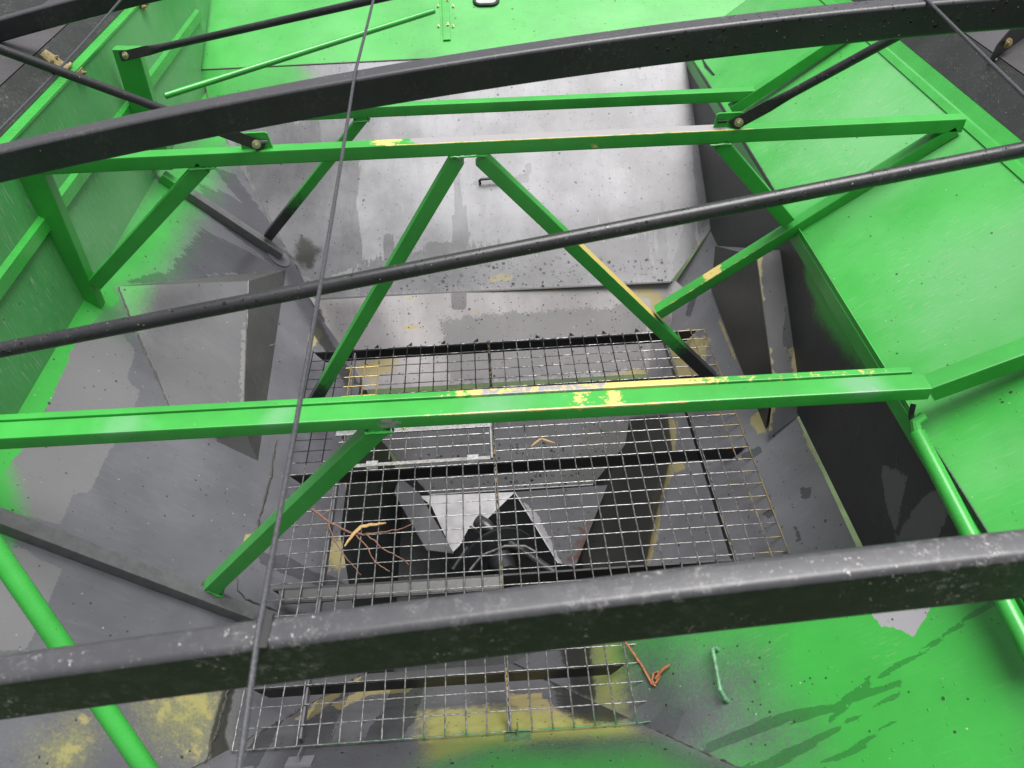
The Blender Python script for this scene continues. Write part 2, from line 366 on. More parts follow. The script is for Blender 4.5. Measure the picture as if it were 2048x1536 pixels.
M = dict(
    hopper=steel('hopper_grey', scratch=.1, speck=.42, rough=.3, drop=.5, dotk=.75), rear2=steel('lower_rear_grey', base=(.32, .3, .308), speck=.8, drop=.6, rough=.3, wetdark=.55, mott=1.3, dotk=1.5, spec=.35, wetr=.25), rear=steel('rear_slope_grey', base=(.2, .196, .212), speck=.6, drop=.45, rough=.3, wetdark=.52, mott=2.0, dotk=1.3, spec=.3, wetr=.25),
    sump=steel('sump_steel', base=(.1, .1, .11), rough=.3, speck=.6, drop=.6, wetdark=.5), rsl=steel('right_slope_grey', base=(.155, .153, .17), rough=.34, speck=.6, drop=.5, wetdark=.5), panm=steel('pan_steel', base=(.05, .05, .056), rough=.33, speck=.7, drop=.9, wetdark=.5, mott=1.4, spec=.12, wetr=.3),
    bright=plain('sky_glare_steel', (.66, .64, .66), .25, .3, .15, 18),  # pale base colour stands in for the sky reflection on the pan
    wallg=steel('left_wall_green', green=(.034, .27, .052), scratch=.9, speck=.25, rough=.38, pale=.7),
    rightg=steel('right_panel_green', green=(.048, .345, .055), dotk=.55, scratch=.2, speck=.28, rough=.3, pale=.5, drop=.5),
    rearg=steel('rear_panel_green', scratch=.1, speck=.3, rough=.33, pale=.25),
    darkw=steel('dark_side_steel', base=(.04, .039, .042), scratch=.12, speck=.3, drop=.3, rough=.36, wetdark=.6),  # even dark base for the upright right wall and box side
    streak=steel('scoured_box_side', base=(.07, .068, .069), scratch=.35, speck=.2, rough=.4), boxg=steel('box_grey', base=(.085, .083, .09), speck=.3, rough=.42),
    dullg=plain('handle_dull_green', (.08, .2, .1), .5, 0, .45, 70), tabm=plain('tab_green_grey', (.06, .11, .05), .45, 0, .4, 60), brace=tube_paint('brace_green', rough=.3, speck=.3), pipe=tube_paint('pipe_green', speck=.15, rough=.27),
    bow=black_paint('bow_black', base=(.02, .02, .023), chalk=.12, drops=.26, dust=.75, specks=.12), bowworn=black_paint('bow_chalky', base=(.006, .0115, .0105), chalk=.6, specks=.06, dust=.9),
    rod=black_paint('rod_black', base=(.02, .02, .022), rough=.33, drops=.3, chalk=.1), flat=black_paint('bracket_black', base=(.011, .011, .012), rough=.45),
    flap=black_paint('flap_plastic', base=(.04, .037, .041), rough=.5, specks=.25, chalk=.05), flapd=black_paint('flap_rib_shaded', base=(.017, .02, .019), rough=.6, specks=.3, chalk=.22),  # steep bands darker, flat bands lighter: shading put into the base colour
    bar=black_paint('support_bar_black', base=(.012, .012, .013), rough=.4, chalk=.05), wire=wire_mat(),
    cable=plain('cable_plastic', (.05, .05, .058), .38, .0, .5, 420), zinc=plain('zinc_bolt', (.5, .46, .3), .35, .7, .25, 200),
    brass=plain('dirty_hinge_zinc', (.33, .26, .13), .55, .35, .4, 160), alu=plain('hatch_aluminium', (.36, .36, .36), .32, .6, .3, 120),
    twig=plain('twig_bark', (.17, .085, .06), .8, 0, .45, 260), straw=plain('dry_straw', (.36, .23, .09), .7, 0, .3, 220),
    kern=plain('maize_kernel', (.7, .42, .06), .5, 0, .2, 300), weld=plain('weld_seam', (.05, .045, .043), .5, .1, .5, 220),
    greyedge=plain('worn_edge', (.24, .23, .23), .4, 0, .4, 90), rubber=plain('window_rubber', (.012, .012, .012), .5), pane=plain('window_pane', (.42, .44, .42), .12, 0., .1, 6),
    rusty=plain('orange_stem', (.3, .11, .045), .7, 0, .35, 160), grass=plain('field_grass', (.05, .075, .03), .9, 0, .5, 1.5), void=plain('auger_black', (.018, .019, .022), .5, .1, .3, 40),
    auger=plain('auger_steel', (.06, .06, .062), .3, .5, .4, 60), hose=plain('worn_hose', (.16, .155, .15), .5, 0, .7, 60),
)

# ------------------------------------------------------------------ ground beyond the machine
g = MB(); g.add([(-200, -200, -2.6), (200, -200, -2.6), (200, 200, -2.6), (-200, 200, -2.6)], [(0, 1, 2, 3)])
tag(g.build('ground', M['grass'], smooth=False), None, None, kind='structure')

# ------------------------------------------------------------------ the tank: sheet planes
YF, YM, YR = .353, 1.157, 1.885                    # the three braced frames
PL = Plane((-.04, 0, 0), (1.032, 0, 1))            # left slope
PRM = Plane((1.46, 0, 0), (-1.138, 0, 1))          # right slope under the wall
PRN = Plane((.987, 0, 0), (-.884, 0, 1))           # right slope, near bay
PN = Plane((0, .028, -.036), (0, .861, 1))         # near slope
PRR = Plane((0, 0, -1.0927), (-.0383, -.6163, 1))  # rear slope
PGW = Plane((1.583, 0, .603), (-.295, 0, .402))    # green right shelf
PLW = Plane((-.535, 0, .51), (1, 0, .03))           # left wall
_sa, _sb = PRR.at(400, 140), PRR.at(1365, 93)
PRW = Plane(_sa, np.cross(_sb-_sa, (0, 1, .39)))   # rear green panel
PXW = Plane((1.583, 0, .3), (-1, 0, .0001))        # right wall, upright
PLO = Plane(PRR.at(1000, 580), (0, -.9, 1))        # lower rear panel

tank = thing('grain_tank', (.7, .9, -.8), 'large open grain tank with sloping grey steel floor and bright green painted walls', 'grain tank')

# left slope ---------------------------------------------------------------------
vL0 = PL.pt(.245, .32)
lf = [PL.pt(-.548, -.56), vL0*0+PL.pt(-.005, .028), PL.pt(.238, .319), PL.pt(.14, .75), PL.pt(.14, 1.5), PL.at(620, 590), PL.at(600, 545), PL.at(440, 258), PL.pt(-.548, 2.72)]
panel('left_slope', PL, lf, M['hopper'], tank, [
    ('paint', [(150, 690), (80, 845), (0, 960), (-60, 1010), (-60, 700), (150, 480), (240, 600), (190, 640)], .02),
    ('spray', [(190, 520), (330, 330), (420, 250), (470, 260), (380, 420), (330, 530), (250, 590), (215, 640), (150, 640)], .26),
    ('spray', [(-60, 960), (20, 940), (45, 1040), (-10, 1120), (-60, 1110)], .09),
    ('spray', [(330, 190), (470, 170), (560, 170), (520, 240), (430, 280), (340, 300)], .12),
    ('bare', [(150, 640), (235, 655), (270, 700), (255, 760), (282, 785), (250, 850), (205, 930), (180, 985), (150, 985), (120, 1050), (50, 1030), (0, 1010), (0, 930), (80, 850)], .012),
    ('bare', [(-20, 1090), (40, 1095), (122, 1140), (85, 1240), (50, 1300), (-40, 1300)], .012),
    ('wet', [(395, 365), (470, 395), (560, 480), (600, 545), (590, 560), (530, 515), (430, 440)], .07),
    ('wet', [(420, 330), (470, 350), (560, 470), (545, 480)], .05),
    ('wet', [(400, 460), (470, 490), (560, 530), (600, 560), (570, 545), (500, 550), (440, 548), (330, 560)], .08),
    ('wet', [(250, 565), (310, 545), (420, 552), (500, 545), (480, 555), (300, 566)], .03),
    ('soak_shade', [(560, 520), (600, 540), (640, 620), (700, 720), (680, 730), (610, 640), (585, 590)], .06),
    ('wet', [(520, 1105), (560, 1110), (700, 1170), (690, 1190), (600, 1160), (520, 1130)], .04),
    ('dark_film', [(630, 620), (660, 680), (700, 740), (720, 770), (690, 770), (650, 700), (620, 660)], .05),
    ('primer', [(618, 665), (632, 650), (650, 668), (630, 690), (615, 710)], .02),
    ('primer', [(488, 1068), (512, 1064), (505, 1090), (487, 1088)], .012),
    ('primer', [(300, 1390), (440, 1370), (430, 1440), (408, 1480), (400, 1530), (360, 1500), (390, 1440), (330, 1440)], .2), ('lemon', [(270, 1400), (440, 1370), (430, 1440), (405, 1500), (300, 1470)], .3), ('lemon', [(90, 1520), (150, 1450), (180, 1470), (130, 1560)], .25),
    ('primer', [(110, 1510), (150, 1470), (165, 1490), (130, 1536), (100, 1560)], .17),
    ('primer', [(155, 1430), (180, 1430), (180, 1450), (160, 1450)], .05),
    ('primer', [(690, 960), (720, 985), (760, 1010), (730, 1015), (690, 1000)], .03), ('primer', [(660, 1080), (715, 1065), (700, 1130), (650, 1150)], .06),
    ('dark_film', [(420, 1470), (450, 1370), (470, 1370), (450, 1470), (470, 1536), (420, 1536)], .03),
])
# seam welds along the left slope
def weld(path, r=.003, jit=.002, seed=1, mat='weld', name='weld_bead'):
    rd = random.Random(seed); P = [np.array(p, float) for p in path]; out = []
    for a, b in zip(P[:-1], P[1:]):
        k = max(2, int(np.linalg.norm(b-a)/.012))
        out += [a+(b-a)*i/k+np.array([rd.uniform(-jit, jit) for _ in range(3)]) for i in range(k)]
    out.append(P[-1])
    return MB().tube(out, [r*rd.uniform(.6, 1.3) for _ in out], 6).build(name, M[mat], tank)
weld([PL.at(553, 880), PL.at(544, 935), PL.at(540, 960), PL.at(525, 1010), PL.at(513, 1060)], .004, .002, 3)
weld([PL.at(473, 1145), PL.at(475, 1180), PL.at(490, 1198), PL.at(553, 1222)], .003, .002, 4)
weld([PL.at(460, 1370), PL.at(440, 1440), PL.at(418, 1500), PL.at(410, 1536)], .004, .003, 5)
weld([PL.at(236, 575), PL.at(262, 640), PL.at(345, 828)], .003, .002, 6)
weld([PL.at(443, 262), PL.at(533, 430), PL.at(600, 545)], .003, .002, 7)
weld([PL.at(474, 1491), PL.at(600, 1420), PL.at(729, 1348)], .003, .003, 8)

# near slope and the near bay's right slope ----------------------------------------
nf = [PL.pt(-.548, -.56)*[1, 0, 0]+[0, -.56, 0], (-.005, .028, 0), (.238, .319, 0), (.672, .319, 0), (.85, .126, 0), (1.135, -.167, 0), (1.55, -.56, 0)]
nf = [PN.pt(q[0], q[1]) for q in nf]
panel('near_slope', PN, nf, M['sump'], tank, [
    ('spray', [(980, 1505), (1300, 1510), (1420, 1570), (1500, 1640), (880, 1640), (890, 1560)], .34), ('soak_shade', [(560, 1480), (1300, 1460), (1480, 1536), (1500, 1640), (480, 1640)], .12),
    ('lemon', [(845, 1425), (1000, 1415), (1250, 1440), (1290, 1470), (1200, 1478), (1040, 1490), (960, 1500), (860, 1520), (850, 1470)], .1),
    ('primer', [(860, 1425), (985, 1408), (1060, 1400), (1200, 1445), (1100, 1462), (960, 1464), (870, 1470)], .22),
    ('dark_film', [(1110, 1370), (1200, 1400), (1260, 1440), (1190, 1450), (1120, 1420)], .1),
    ('primer', [(1020, 1390), (1080, 1385), (1130, 1430), (1090, 1440), (1020, 1410)], .03),
    ('wet', [(560, 1536), (650, 1380), (700, 1380), (640, 1536)], .03), ('wet', [(700, 1536), (790, 1370), (850, 1370), (830, 1440), (760, 1536)], .03),
    ('wet', [(480, 1530), (545, 1420), (575, 1420), (520, 1536)], .03),
    ('primer', [(585, 1440), (615, 1420), (650, 1360), (730, 1350), (620, 1440)], .02), ('primer', [(660, 1410), (740, 1370), (830, 1370), (820, 1385), (740, 1390), (680, 1420)], .012),
    ('dark_film', [(1060, 1330), (1120, 1330), (1250, 1430), (1180, 1440)], .06),
])
bayA, bayB = PRN.at(1965, 1132), PRN.at(1240, 1228)
bayA = PRN.pt(1.583, bayA[1])
bf = [PRN.pt(*q) for q in ((.672, .319), (.85, .126), (1.135, -.167), (1.5, -.53), (1.583, -.56))]+[bayA, bayB]
panel('near_bay_slope', PRN, bf, M['hopper'], tank, [
    ('spray', [(1270, 1230), (1420, 1200), (1700, 1140), (2150, 1100), (2200, 1700), (1540, 1700), (1470, 1530), (1580, 1480), (1530, 1420), (1500, 1330), (1400, 1300)], .42),
    ('spray', [(1240, 1200), (1420, 1200), (1430, 1290), (1330, 1290), (1270, 1280)], .5),
    ('over', [(1735, 1215), (1870, 1195), (1855, 1230), (1828, 1272), (1775, 1250), (1765, 1256)], .012),
    ('lemon', [(1175, 1270), (1250, 1255), (1255, 1430), (1185, 1430)], .16), ('soak_shade', [(1250, 1270), (1330, 1270), (1350, 1330), (1400, 1480), (1300, 1460)], .2), ('dark_film', [(1120, 1300), (1180, 1280), (1190, 1400), (1150, 1390)], .06),
    ('rub', [(1450, 1310), (1490, 1300), (1580, 1270), (1560, 1320), (1500, 1345), (1450, 1360)], .1), ('rub', [(1750, 1270), (1790, 1260), (1790, 1330), (1750, 1310)], .1),
    ('wet', [(1400, 1512), (1560, 1452), (1660, 1428), (1730, 1378), (1745, 1362), (1740, 1352), (1670, 1405), (1540, 1430), (1410, 1490)], .012),
    ('wet', [(1480, 1536), (1600, 1490), (1680, 1450), (1680, 1460), (1620, 1500), (1500, 1560)], .012), ('wet', [(1645, 1530), (1700, 1500), (1750, 1470), (1755, 1476), (1700, 1515), (1650, 1532)], .012),
    ('wet', [(1730, 1378), (1795, 1330), (1860, 1292), (1940, 1235), (2010, 1186)], .012, .005), ('wet', [(1660, 1440), (1700, 1405), (1740, 1388), (1800, 1365)], .012, .005), ('wet', [(1690, 1442), (1740, 1420), (1790, 1392), (1805, 1380)], .01, .004), ('wet', [(1640, 1532), (1700, 1500), (1760, 1462), (1790, 1448)], .012, .005),
    ('wet', [(1240, 1450), (1310, 1440), (1330, 1410), (1370, 1420), (1350, 1470), (1330, 1510), (1290, 1490)], .02),
], res=.011)
weld([PN.at(1290, 1450), PN.at(1380, 1493), PN.at(1500, 1545)], .003, .002, 9)
st = MB(); dn = np.array([0, 0, -.6])
st.plate([bayA-[0, .002, .004], bayB-[0, .002, .004], bayB+dn, bayA+dn], (.1, 1, 0), .003)
st.plate([bayB-[0, .002, .004], PRN.pt(.672, .319)-[0, .002, .004], PRN.pt(.672, .319)+dn, bayB+dn], (.3, 1, 0), .003)
st.build('bay_step', M['hopper'], tank)

# rear slope, lower rear panel ------------------------------------------------------
rs = [PRR.at(640, 600), PRR.at(1340, 565), PRR.at(1421, 458), PRR.pt(1.583, _sb[1]), PRR.pt(_sa[0], _sa[1]), PL.at(440, 258), PL.at(600, 545), PL.at(620, 590)]
rs = [PRR.pt(q[0], q[1]) for q in rs]
panel('rear_slope', PRR, rs, M['rear'], tank, [
    ('spray', [(380, 100), (560, 100), (620, 150), (560, 200), (440, 250), (380, 200)], .14),
    ('spray', [(1200, 60), (1420, 60), (1420, 130), (1372, 110), (1360, 98), (1240, 108)], .03),
    ('wet', [(660, 300), (725, 300), (700, 460), (720, 500), (690, 540), (640, 560), (600, 540), (560, 470)], .05),
    ('wet', [(905, 430), (930, 410), (940, 470), (925, 540), (900, 560)], .03), ('wet', [(905, 330), (918, 330), (925, 420), (910, 430)], .015),
    ('wet', [(700, 400), (712, 400), (722, 520), (700, 530)], .03), ('soak_shade', [(400, 170), (560, 170), (640, 300), (650, 480), (640, 600), (560, 560), (480, 400)], .7), ('wet', [(430, 190), (570, 190), (590, 250), (632, 205), (650, 320), (684, 335), (700, 300), (716, 330), (700, 440), (716, 420), (727, 525), (640, 565), (600, 548), (530, 430)], .03), ('wet', [(700, 525), (860, 500), (1300, 470), (1310, 560), (1000, 578), (720, 590)], .12), ('wet', [(765, 455), (780, 470), (795, 560), (770, 560)], .04), ('wet', [(1100, 430), (1130, 470), (1120, 540), (1090, 500)], .05), ('wet', [(690, 330), (722, 330), (705, 470), (715, 500), (690, 520), (680, 430)], .03),  # the broad soft-edged mark at left is shading put into the colour
    ('wet', [(1320, 400), (1330, 395), (1335, 560), (1308, 560)], .015), ('wet', [(1370, 430), (1385, 420), (1400, 520), (1350, 560), (1345, 540)], .03),
    ('wet', [(1375, 120), (1395, 200), (1415, 440), (1400, 470), (1385, 300)], .03),
    ('wet', [(1030, 352), (1058, 345), (1060, 366), (940, 370), (950, 362)], .008), ('wet', [(1052, 325), (1060, 325), (1061, 350), (1052, 350)], .006),
        ('rub', [(1220, 335), (1290, 340), (1275, 375), (1225, 370)], .06), ('rub', [(1170, 430), (1220, 430), (1215, 480), (1180, 480)], .05), ('wet', [(850, 485), (905, 485), (890, 525), (850, 525)], .03), ('wet', [(765, 460), (785, 470), (790, 500), (765, 510)], .03), ('wet', [(800, 560), (880, 545), (870, 570), (800, 580)], .04),
    ('rain', [(1000, 505), (1140, 490), (1140, 545), (1010, 555)], .06), ('rain', [(700, 540), (1330, 520), (1330, 560), (700, 585)], .12), ('primer', [(980, 550), (1026, 546), (1026, 560), (980, 564)], .03), ('primer', [(1390, 490), (1405, 480), (1400, 510), (1385, 515)], .02),
    ('dark_film', [(600, 470), (640, 500), (620, 540), (590, 520)], .08),
    ('soak_shade', [(640, 570), (1340, 530), (1350, 570), (640, 610)], .22), ('soak_shade', [(1395, 100), (1425, 450), (1395, 470), (1370, 110)], .08),
], res=.013)
fold = MB(); fold.bar(PRR.at(640, 599)+[0, 0, .002], PRR.at(1340, 565)+[0, 0, .002], .008, .005, up=PRR.n, r=.001).build('fold_seam', M['weld'], tank)
zz = PLO.at(1000, 765)
lo_ = [PRR.at(636, 600), PRR.at(1345, 565), PLO.at(1325, 735), PLO.at(1270, 752), PLO.at(735, 778), PLO.at(700, 735)]
lo_ = [PLO.at(636, 600), PLO.at(1352, 562), PLO.at(1392, 600), PLO.at(1335, 745), PLO.at(722, 780), PLO.at(618, 592)]
panel('lower_rear_panel', PLO, lo_, M['rear2'], tank, [
    ('primer', [(800, 595), (840, 598), (875, 608), (905, 619), (940, 623), (975, 617)], .006, .002), ('primer', [(1040, 590), (1080, 583), (1140, 577), (1230, 580)], .008, .003),
    ('primer', [(1260, 585), (1290, 570), (1325, 590), (1335, 640), (1310, 650), (1300, 600)], .03), ('primer', [(1148, 655), (1165, 645), (1185, 640), (1202, 648), (1205, 660)], .005, .002), ('bare', [(1152, 658), (1190, 645), (1202, 660), (1170, 670)], .01),
    ('primer', [(800, 660), (810, 655), (842, 653)], .005, .002), ('primer', [(1110, 765), (1180, 755), (1300, 735), (1330, 745), (1300, 765), (1120, 785)], .03),
    ('primer', [(700, 730), (790, 700), (800, 740), (740, 770)], .08),
    ('bare', [(880, 640), (1000, 625), (1290, 610), (1290, 740), (900, 770)], .1), ('soak_shade', [(640, 600), (760, 600), (800, 700), (720, 760), (660, 680)], .12),
    ('wet', [(902, 575), (935, 570), (930, 620), (905, 620)], .015), ('dark_film', [(640, 610), (660, 680), (720, 770), (690, 770), (620, 640)], .03),
    ('soak_shade', [(1330, 600), (1345, 640), (1330, 740), (1290, 740), (1300, 680)], .06),
], res=.013)

# pan under the screen: a level flange, then a sheet falling to the auger with a notch ----
yb = PLO.at(1000, 775)[1]; zb = PLO.at(1000, 775)[2]
PF = Plane((0, yb, zb), (0, -.45, 1)); PP = Plane((0, yb-.06, PF.z(0, yb-.06)-.012), (0, -.34, 1))
y1 = yb-.06
panel('pan_flange', PF, [PF.pt(.12, yb), PF.pt(.12, y1), PF.pt(1.36, y1), PF.pt(1.36, yb)], M['sump'], tank, [('soak_shade', [(700, 760), (1320, 730), (1320, 790), (700, 810)], .05)])
a_l, a_r = PP.at(838, 990), PP.at(1215, 968); yk = float((a_l[1]+a_r[1])/2); zk = PP.z(0, yk)
panel('pan', PP, [PP.pt(.12, y1), PP.pt(1.34, y1), PP.pt(1.01, yk), PP.pt(.40, yk)], M['panm'], tank, [('rain', [(1170, 820), (1260, 820), (1220, 970), (1170, 970)], .05), ('rain', [(840, 900), (1200, 880), (1200, 970), (840, 990)], .3),
    ('soak_shade', [(690, 880), (820, 850), (830, 990), (760, 990)], .12), ('dark_film', [(1180, 850), (1260, 850), (1200, 980), (1130, 960)], .09)])
PK = Plane((0, yk, zk), (0, -.82, 1))
ap = PK.at(1029, 984); nl = PK.at(905, 1104); nr_ = PK.at(1116, 1126)
panel('notched_pan', PK, [PK.at(838, 992), ap, nl, PK.at(862, 1010)], M['bright'], tank, (), .02)
panel('notched_pan', PK, [ap, PK.at(1215, 970), PK.at(1150, 1135), nr_], M['sump'], tank, [
    ('rain', [(1090, 1060), (1190, 1020), (1150, 1130), (1100, 1130)], .05), ('over', [(1045, 1000), (1075, 1030), (1125, 1128), (1108, 1128)], .02), ('rust', [(1165, 1060), (1182, 1050), (1168, 1115), (1135, 1128)], .09)], .012)  # pale strip along the notch is sky reflection put into the colour
li = MB(); li.bar(ap, nr_, .004, .016, up=PK.n, r=.001); li.bar(ap, nl, .004, .012, up=PK.n, r=.001); li.build('notch_lip', M['bright'], tank)
ke = MB(); ke.bar(PP.pt(.40, yk), PP.pt(1.01, yk), .004, .003, up=PP.n, r=.001).build('pan_crease', M['greyedge'], tank)
# upright sump sides closing the pit
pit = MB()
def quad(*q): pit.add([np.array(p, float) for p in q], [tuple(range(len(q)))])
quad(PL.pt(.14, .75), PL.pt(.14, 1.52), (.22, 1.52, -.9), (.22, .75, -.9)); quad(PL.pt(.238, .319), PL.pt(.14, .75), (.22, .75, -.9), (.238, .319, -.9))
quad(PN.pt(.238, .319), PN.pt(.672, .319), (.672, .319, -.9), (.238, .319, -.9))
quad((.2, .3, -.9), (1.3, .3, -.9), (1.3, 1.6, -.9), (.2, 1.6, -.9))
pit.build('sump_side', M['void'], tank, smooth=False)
gs = Plane((.40, yk, zk), (.9, .15, .55))
cov = MB(); cov.plate([gs.at(800, 955), gs.at(838, 985), gs.at(908, 1107), gs.at(855, 1100), gs.at(790, 985)], gs.n, .004); cov.build('sump_gusset', M['sump'], tank)

# right slope with the wet black patch -------------------------------------------------
rfp = [PRM.pt(1.583, .0), PRM.pt(1.583, 1.917), PRM.pt(1.42, 1.79), PRM.at(1345, 640), PRM.pt(1.30, 1.5), PRM.pt(1.165, 1.30), PRM.pt(.95, .95), PRM.pt(.95, .6), PRM.pt(1.2, .0)]
panel('right_slope', PRM, rfp, M['rsl'], tank, [
    ('dark_film', [(1240, 840), (1335, 830), (1345, 900), (1330, 960), (1318, 1010), (1305, 1060), (1290, 1140), (1100, 1140), (1180, 990)], .02),  # dark reflection on the wet sheet put into the colour
    ('soak_shade', [(1180, 850), (1340, 820), (1340, 960), (1290, 1150), (1080, 1150)], .05),
    ('primer', [(1330, 835), (1355, 840), (1350, 900), (1372, 935), (1345, 950), (1322, 1000), (1320, 1060), (1300, 1130), (1285, 1130), (1300, 1050), (1305, 990), (1335, 930), (1338, 890)], .015),
    ('primer', [(1430, 610), (1445, 640), (1475, 720), (1470, 720), (1440, 650)], .008), ('primer', [(1498, 840), (1535, 800), (1530, 868), (1515, 866)], .02),
    ('primer', [(1370, 640), (1385, 660), (1400, 680), (1370, 690)], .02), ('primer', [(1330, 690), (1420, 670), (1400, 760), (1350, 760)], .07),
    ('primer', [(1603, 865), (1610, 868), (1705, 1085), (1699, 1085)], .003),
    ('wet', [(1480, 910), (1520, 890), (1525, 905), (1490, 925)], .02), ('wet', [(1600, 975), (1625, 975), (1620, 1000), (1602, 998)], .014),
    ('wet', [(1590, 1050), (1600, 1060), (1602, 1090), (1590, 1080)], .01), ('wet', [(1525, 1030), (1550, 1005), (1545, 1040)], .02),
    ('wet', [(1370, 630), (1390, 560), (1400, 570), (1380, 640)], .02),
])
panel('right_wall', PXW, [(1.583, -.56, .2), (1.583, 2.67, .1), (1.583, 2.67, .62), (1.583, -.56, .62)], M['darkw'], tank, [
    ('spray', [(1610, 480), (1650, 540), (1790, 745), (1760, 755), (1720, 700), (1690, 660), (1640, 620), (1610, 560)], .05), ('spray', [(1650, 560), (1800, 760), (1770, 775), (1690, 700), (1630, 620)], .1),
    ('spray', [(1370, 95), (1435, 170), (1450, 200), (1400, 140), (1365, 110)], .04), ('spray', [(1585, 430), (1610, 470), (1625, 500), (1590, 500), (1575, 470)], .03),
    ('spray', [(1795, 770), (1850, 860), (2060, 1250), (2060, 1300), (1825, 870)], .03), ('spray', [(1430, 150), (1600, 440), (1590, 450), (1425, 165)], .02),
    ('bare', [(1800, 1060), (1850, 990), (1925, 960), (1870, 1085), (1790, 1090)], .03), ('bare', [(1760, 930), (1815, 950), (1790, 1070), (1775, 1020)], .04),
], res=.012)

# green right shelf with turned-up flange and rolled edge ---------------------------------
gz = lambda x, y: PGW.pt(x, y)
panel('right_shelf', PGW, [gz(1.583, -.8), gz(1.583, 2.68), gz(2.004, 2.68), gz(2.004, -.8)], M['rightg'], tank, [
    ('spray', 'all', 1.), ('rub', [(1480, 300), (1760, 100), (1880, 190), (1920, 300), (1700, 430), (1600, 430)], .3), ('rub', [(1800, 500), (2048, 400), (2048, 650), (1800, 700)], .9), ('faded_sheen', [(1560, 330), (1700, 170), (1800, 110), (1960, 270), (1900, 330), (1700, 420)], .5), ('faded_sheen', [(1850, 480), (2048, 440), (2048, 620), (1900, 640)], .6)], res=.014)  # the pale outlines towards the flange are sheen put into the colour
ed = MB(); ed.tube([gz(1.583, -.8)+[0, 0, -.012], gz(1.583, .31)+[0, 0, -.012]], .004, 8)
lip = MB(); lip.plate([(1.586, -.8, .603), (1.586, 2.66, .603), (1.586, 2.66, .56), (1.586, -.8, .56)], (1, 0, 0), .005); lip.build('shelf_lip', M['brace'], tank)
for a in ('right_shelf',): pass
fl = MB(); x1 = 2.005; z1 = PGW.z(x1, 0)
fl.loft([[(x1, y, z1-.002), (x1+.006, y, z1-.004), (x1+.03, y, z1+.021), (x1+.027, y, z1+.025)] for y in (-.8, 2.68)]); fl.build('shelf_flange', M['pipe'], tank)
fs_ = MB(); fs_.bar((1.989, -.8, PGW.z(1.989, 0)+.003), (1.989, 2.66, PGW.z(1.989, 0)+.003), .022, .003, up=PGW.n, r=.001).build('flange_strip', M['pipe'], tank)
# rail tube under the shelf edge
rl = MB(); p0, p1 = onX(1835, 868, 1.56), onX(2075, 1330, 1.56); rl.tube([p0, p0+(p1-p0)*.5, p1], .017, 16); rl.tube([p0+[0, -.001, 0], p0+[0, .02, .012], p0+[.02, .03, .02]], .012, 10)
rl.build('edge_rail', M['pipe'], tank)
hs_ = MB(); hs_.tube([onX(1827, 808, 1.57), onX(1822, 830, 1.565), onX(1828, 862, 1.56)], .006, 8).build('rubber_strip', M['rubber'], tank)
sl = MB(); sl.plate([PGW.at(1404, 115), PGW.at(1414, 130), PGW.at(1430, 150), PGW.at(1426, 150), PGW.at(1410, 134)], PGW.n, -.004).build('shelf_slot', M['flat'], tank)

# left wall with ribs, flange ----------------------------------------------------------
panel('left_wall', PLW, [np.array([-.535-.03*(z-.51), y, z]) for y, z in ((-.8, .505), (2.7, .505), (2.72, .60), (3.25, .82), (3.25, .985), (-.8, .985))], M['wallg'], tank, [('spray', 'all', 1.), ('faded_sheen', 'all', .42), ('rub', [(110, 430), (300, 330), (250, 540), (150, 560)], .3), ('faded_sheen', [(100, 400), (330, 330), (280, 520), (150, 560)], .3), ('faded_sheen', [(150, 200), (400, 10), (400, 150), (300, 300)], .4)], res=.02)
rb = MB()
def wpt(y, z, out=0.): return np.array([-.535-.03*(z-.51)+out, y, z])
rb.loft([[wpt(y, .74), wpt(y, .75, .012), wpt(y, .785, .012), wpt(y, .795)] for y in (-.8, 2.9)]); rb.build('wall_rib', M['wallg2'] if 'wallg2' in M else M['pipe'], tank)
ff = MB(); ff.loft([[wpt(y, .985, .004), wpt(y, .992, .004), wpt(y, .992, -.036), wpt(y, .985, -.036)] for y in (-.8, 3.2)]); ff.build('wall_flange', M['pipe'], tank)

# rear green panel, post, window --------------------------------------------------------
rw = [(_sa[0]+.0, _sa[1]), (_sb[0]+.02, _sb[1]), (2.05, 2.64), (2.05, 3.45), (-.58, 3.45), (-.58, _sa[1])]
panel('rear_panel', PRW, [PRW.pt(*q) for q in rw], M['rearg'], tank, [('spray', 'all', 1.)], res=.03)
cr = MB(); cr.bar(_sa+PRW.n*.002, _sb+PRW.n*.002, .005, .003, up=PRW.n, r=.001).build('panel_seam', M['weld'], tank)
po = MB(); pa, pb = PRW.at(894, 82), PRW.at(889, -40)
po.bar(pa, pb, .034, .016, up=PRW.n, r=.003); po.bar(pa+[-.024, 0, -.006], pb+[-.024, 0, -.006], .014, .01, up=PRW.n, r=.002); post = po.build('joint_strip', M['pipe'], tank)
def bolt(base, ax, parent, r=.008, name='bolt', mat='zinc'):
    return MB().lathe(np.array(base), ax, [(r*1.6, 0), (r*1.6, .0015), (r*1.5, .002), (r*1.05, .002), (r*1.05, .007), (r*.6, .0075), (r*.55, .012), (0.0005, .0125)], 12).build(name, M[mat], parent)
for px, py in ((895, 4), (896, 53)): bolt(PRW.at(px, py)+PRW.n*.008, PRW.n, post, .005)
for px, py in ((876, 14), (906, 14), (877, 54), (906, 54)): bolt(PRW.at(px, py)+PRW.n*.001, PRW.n, post, .004)
wb = PRW.at(972, 12); wu, wv = PRW.u*(1 if PRW.u[0] > 0 else -1), PRW.v*(1 if PRW.v[1] > 0 else -1)
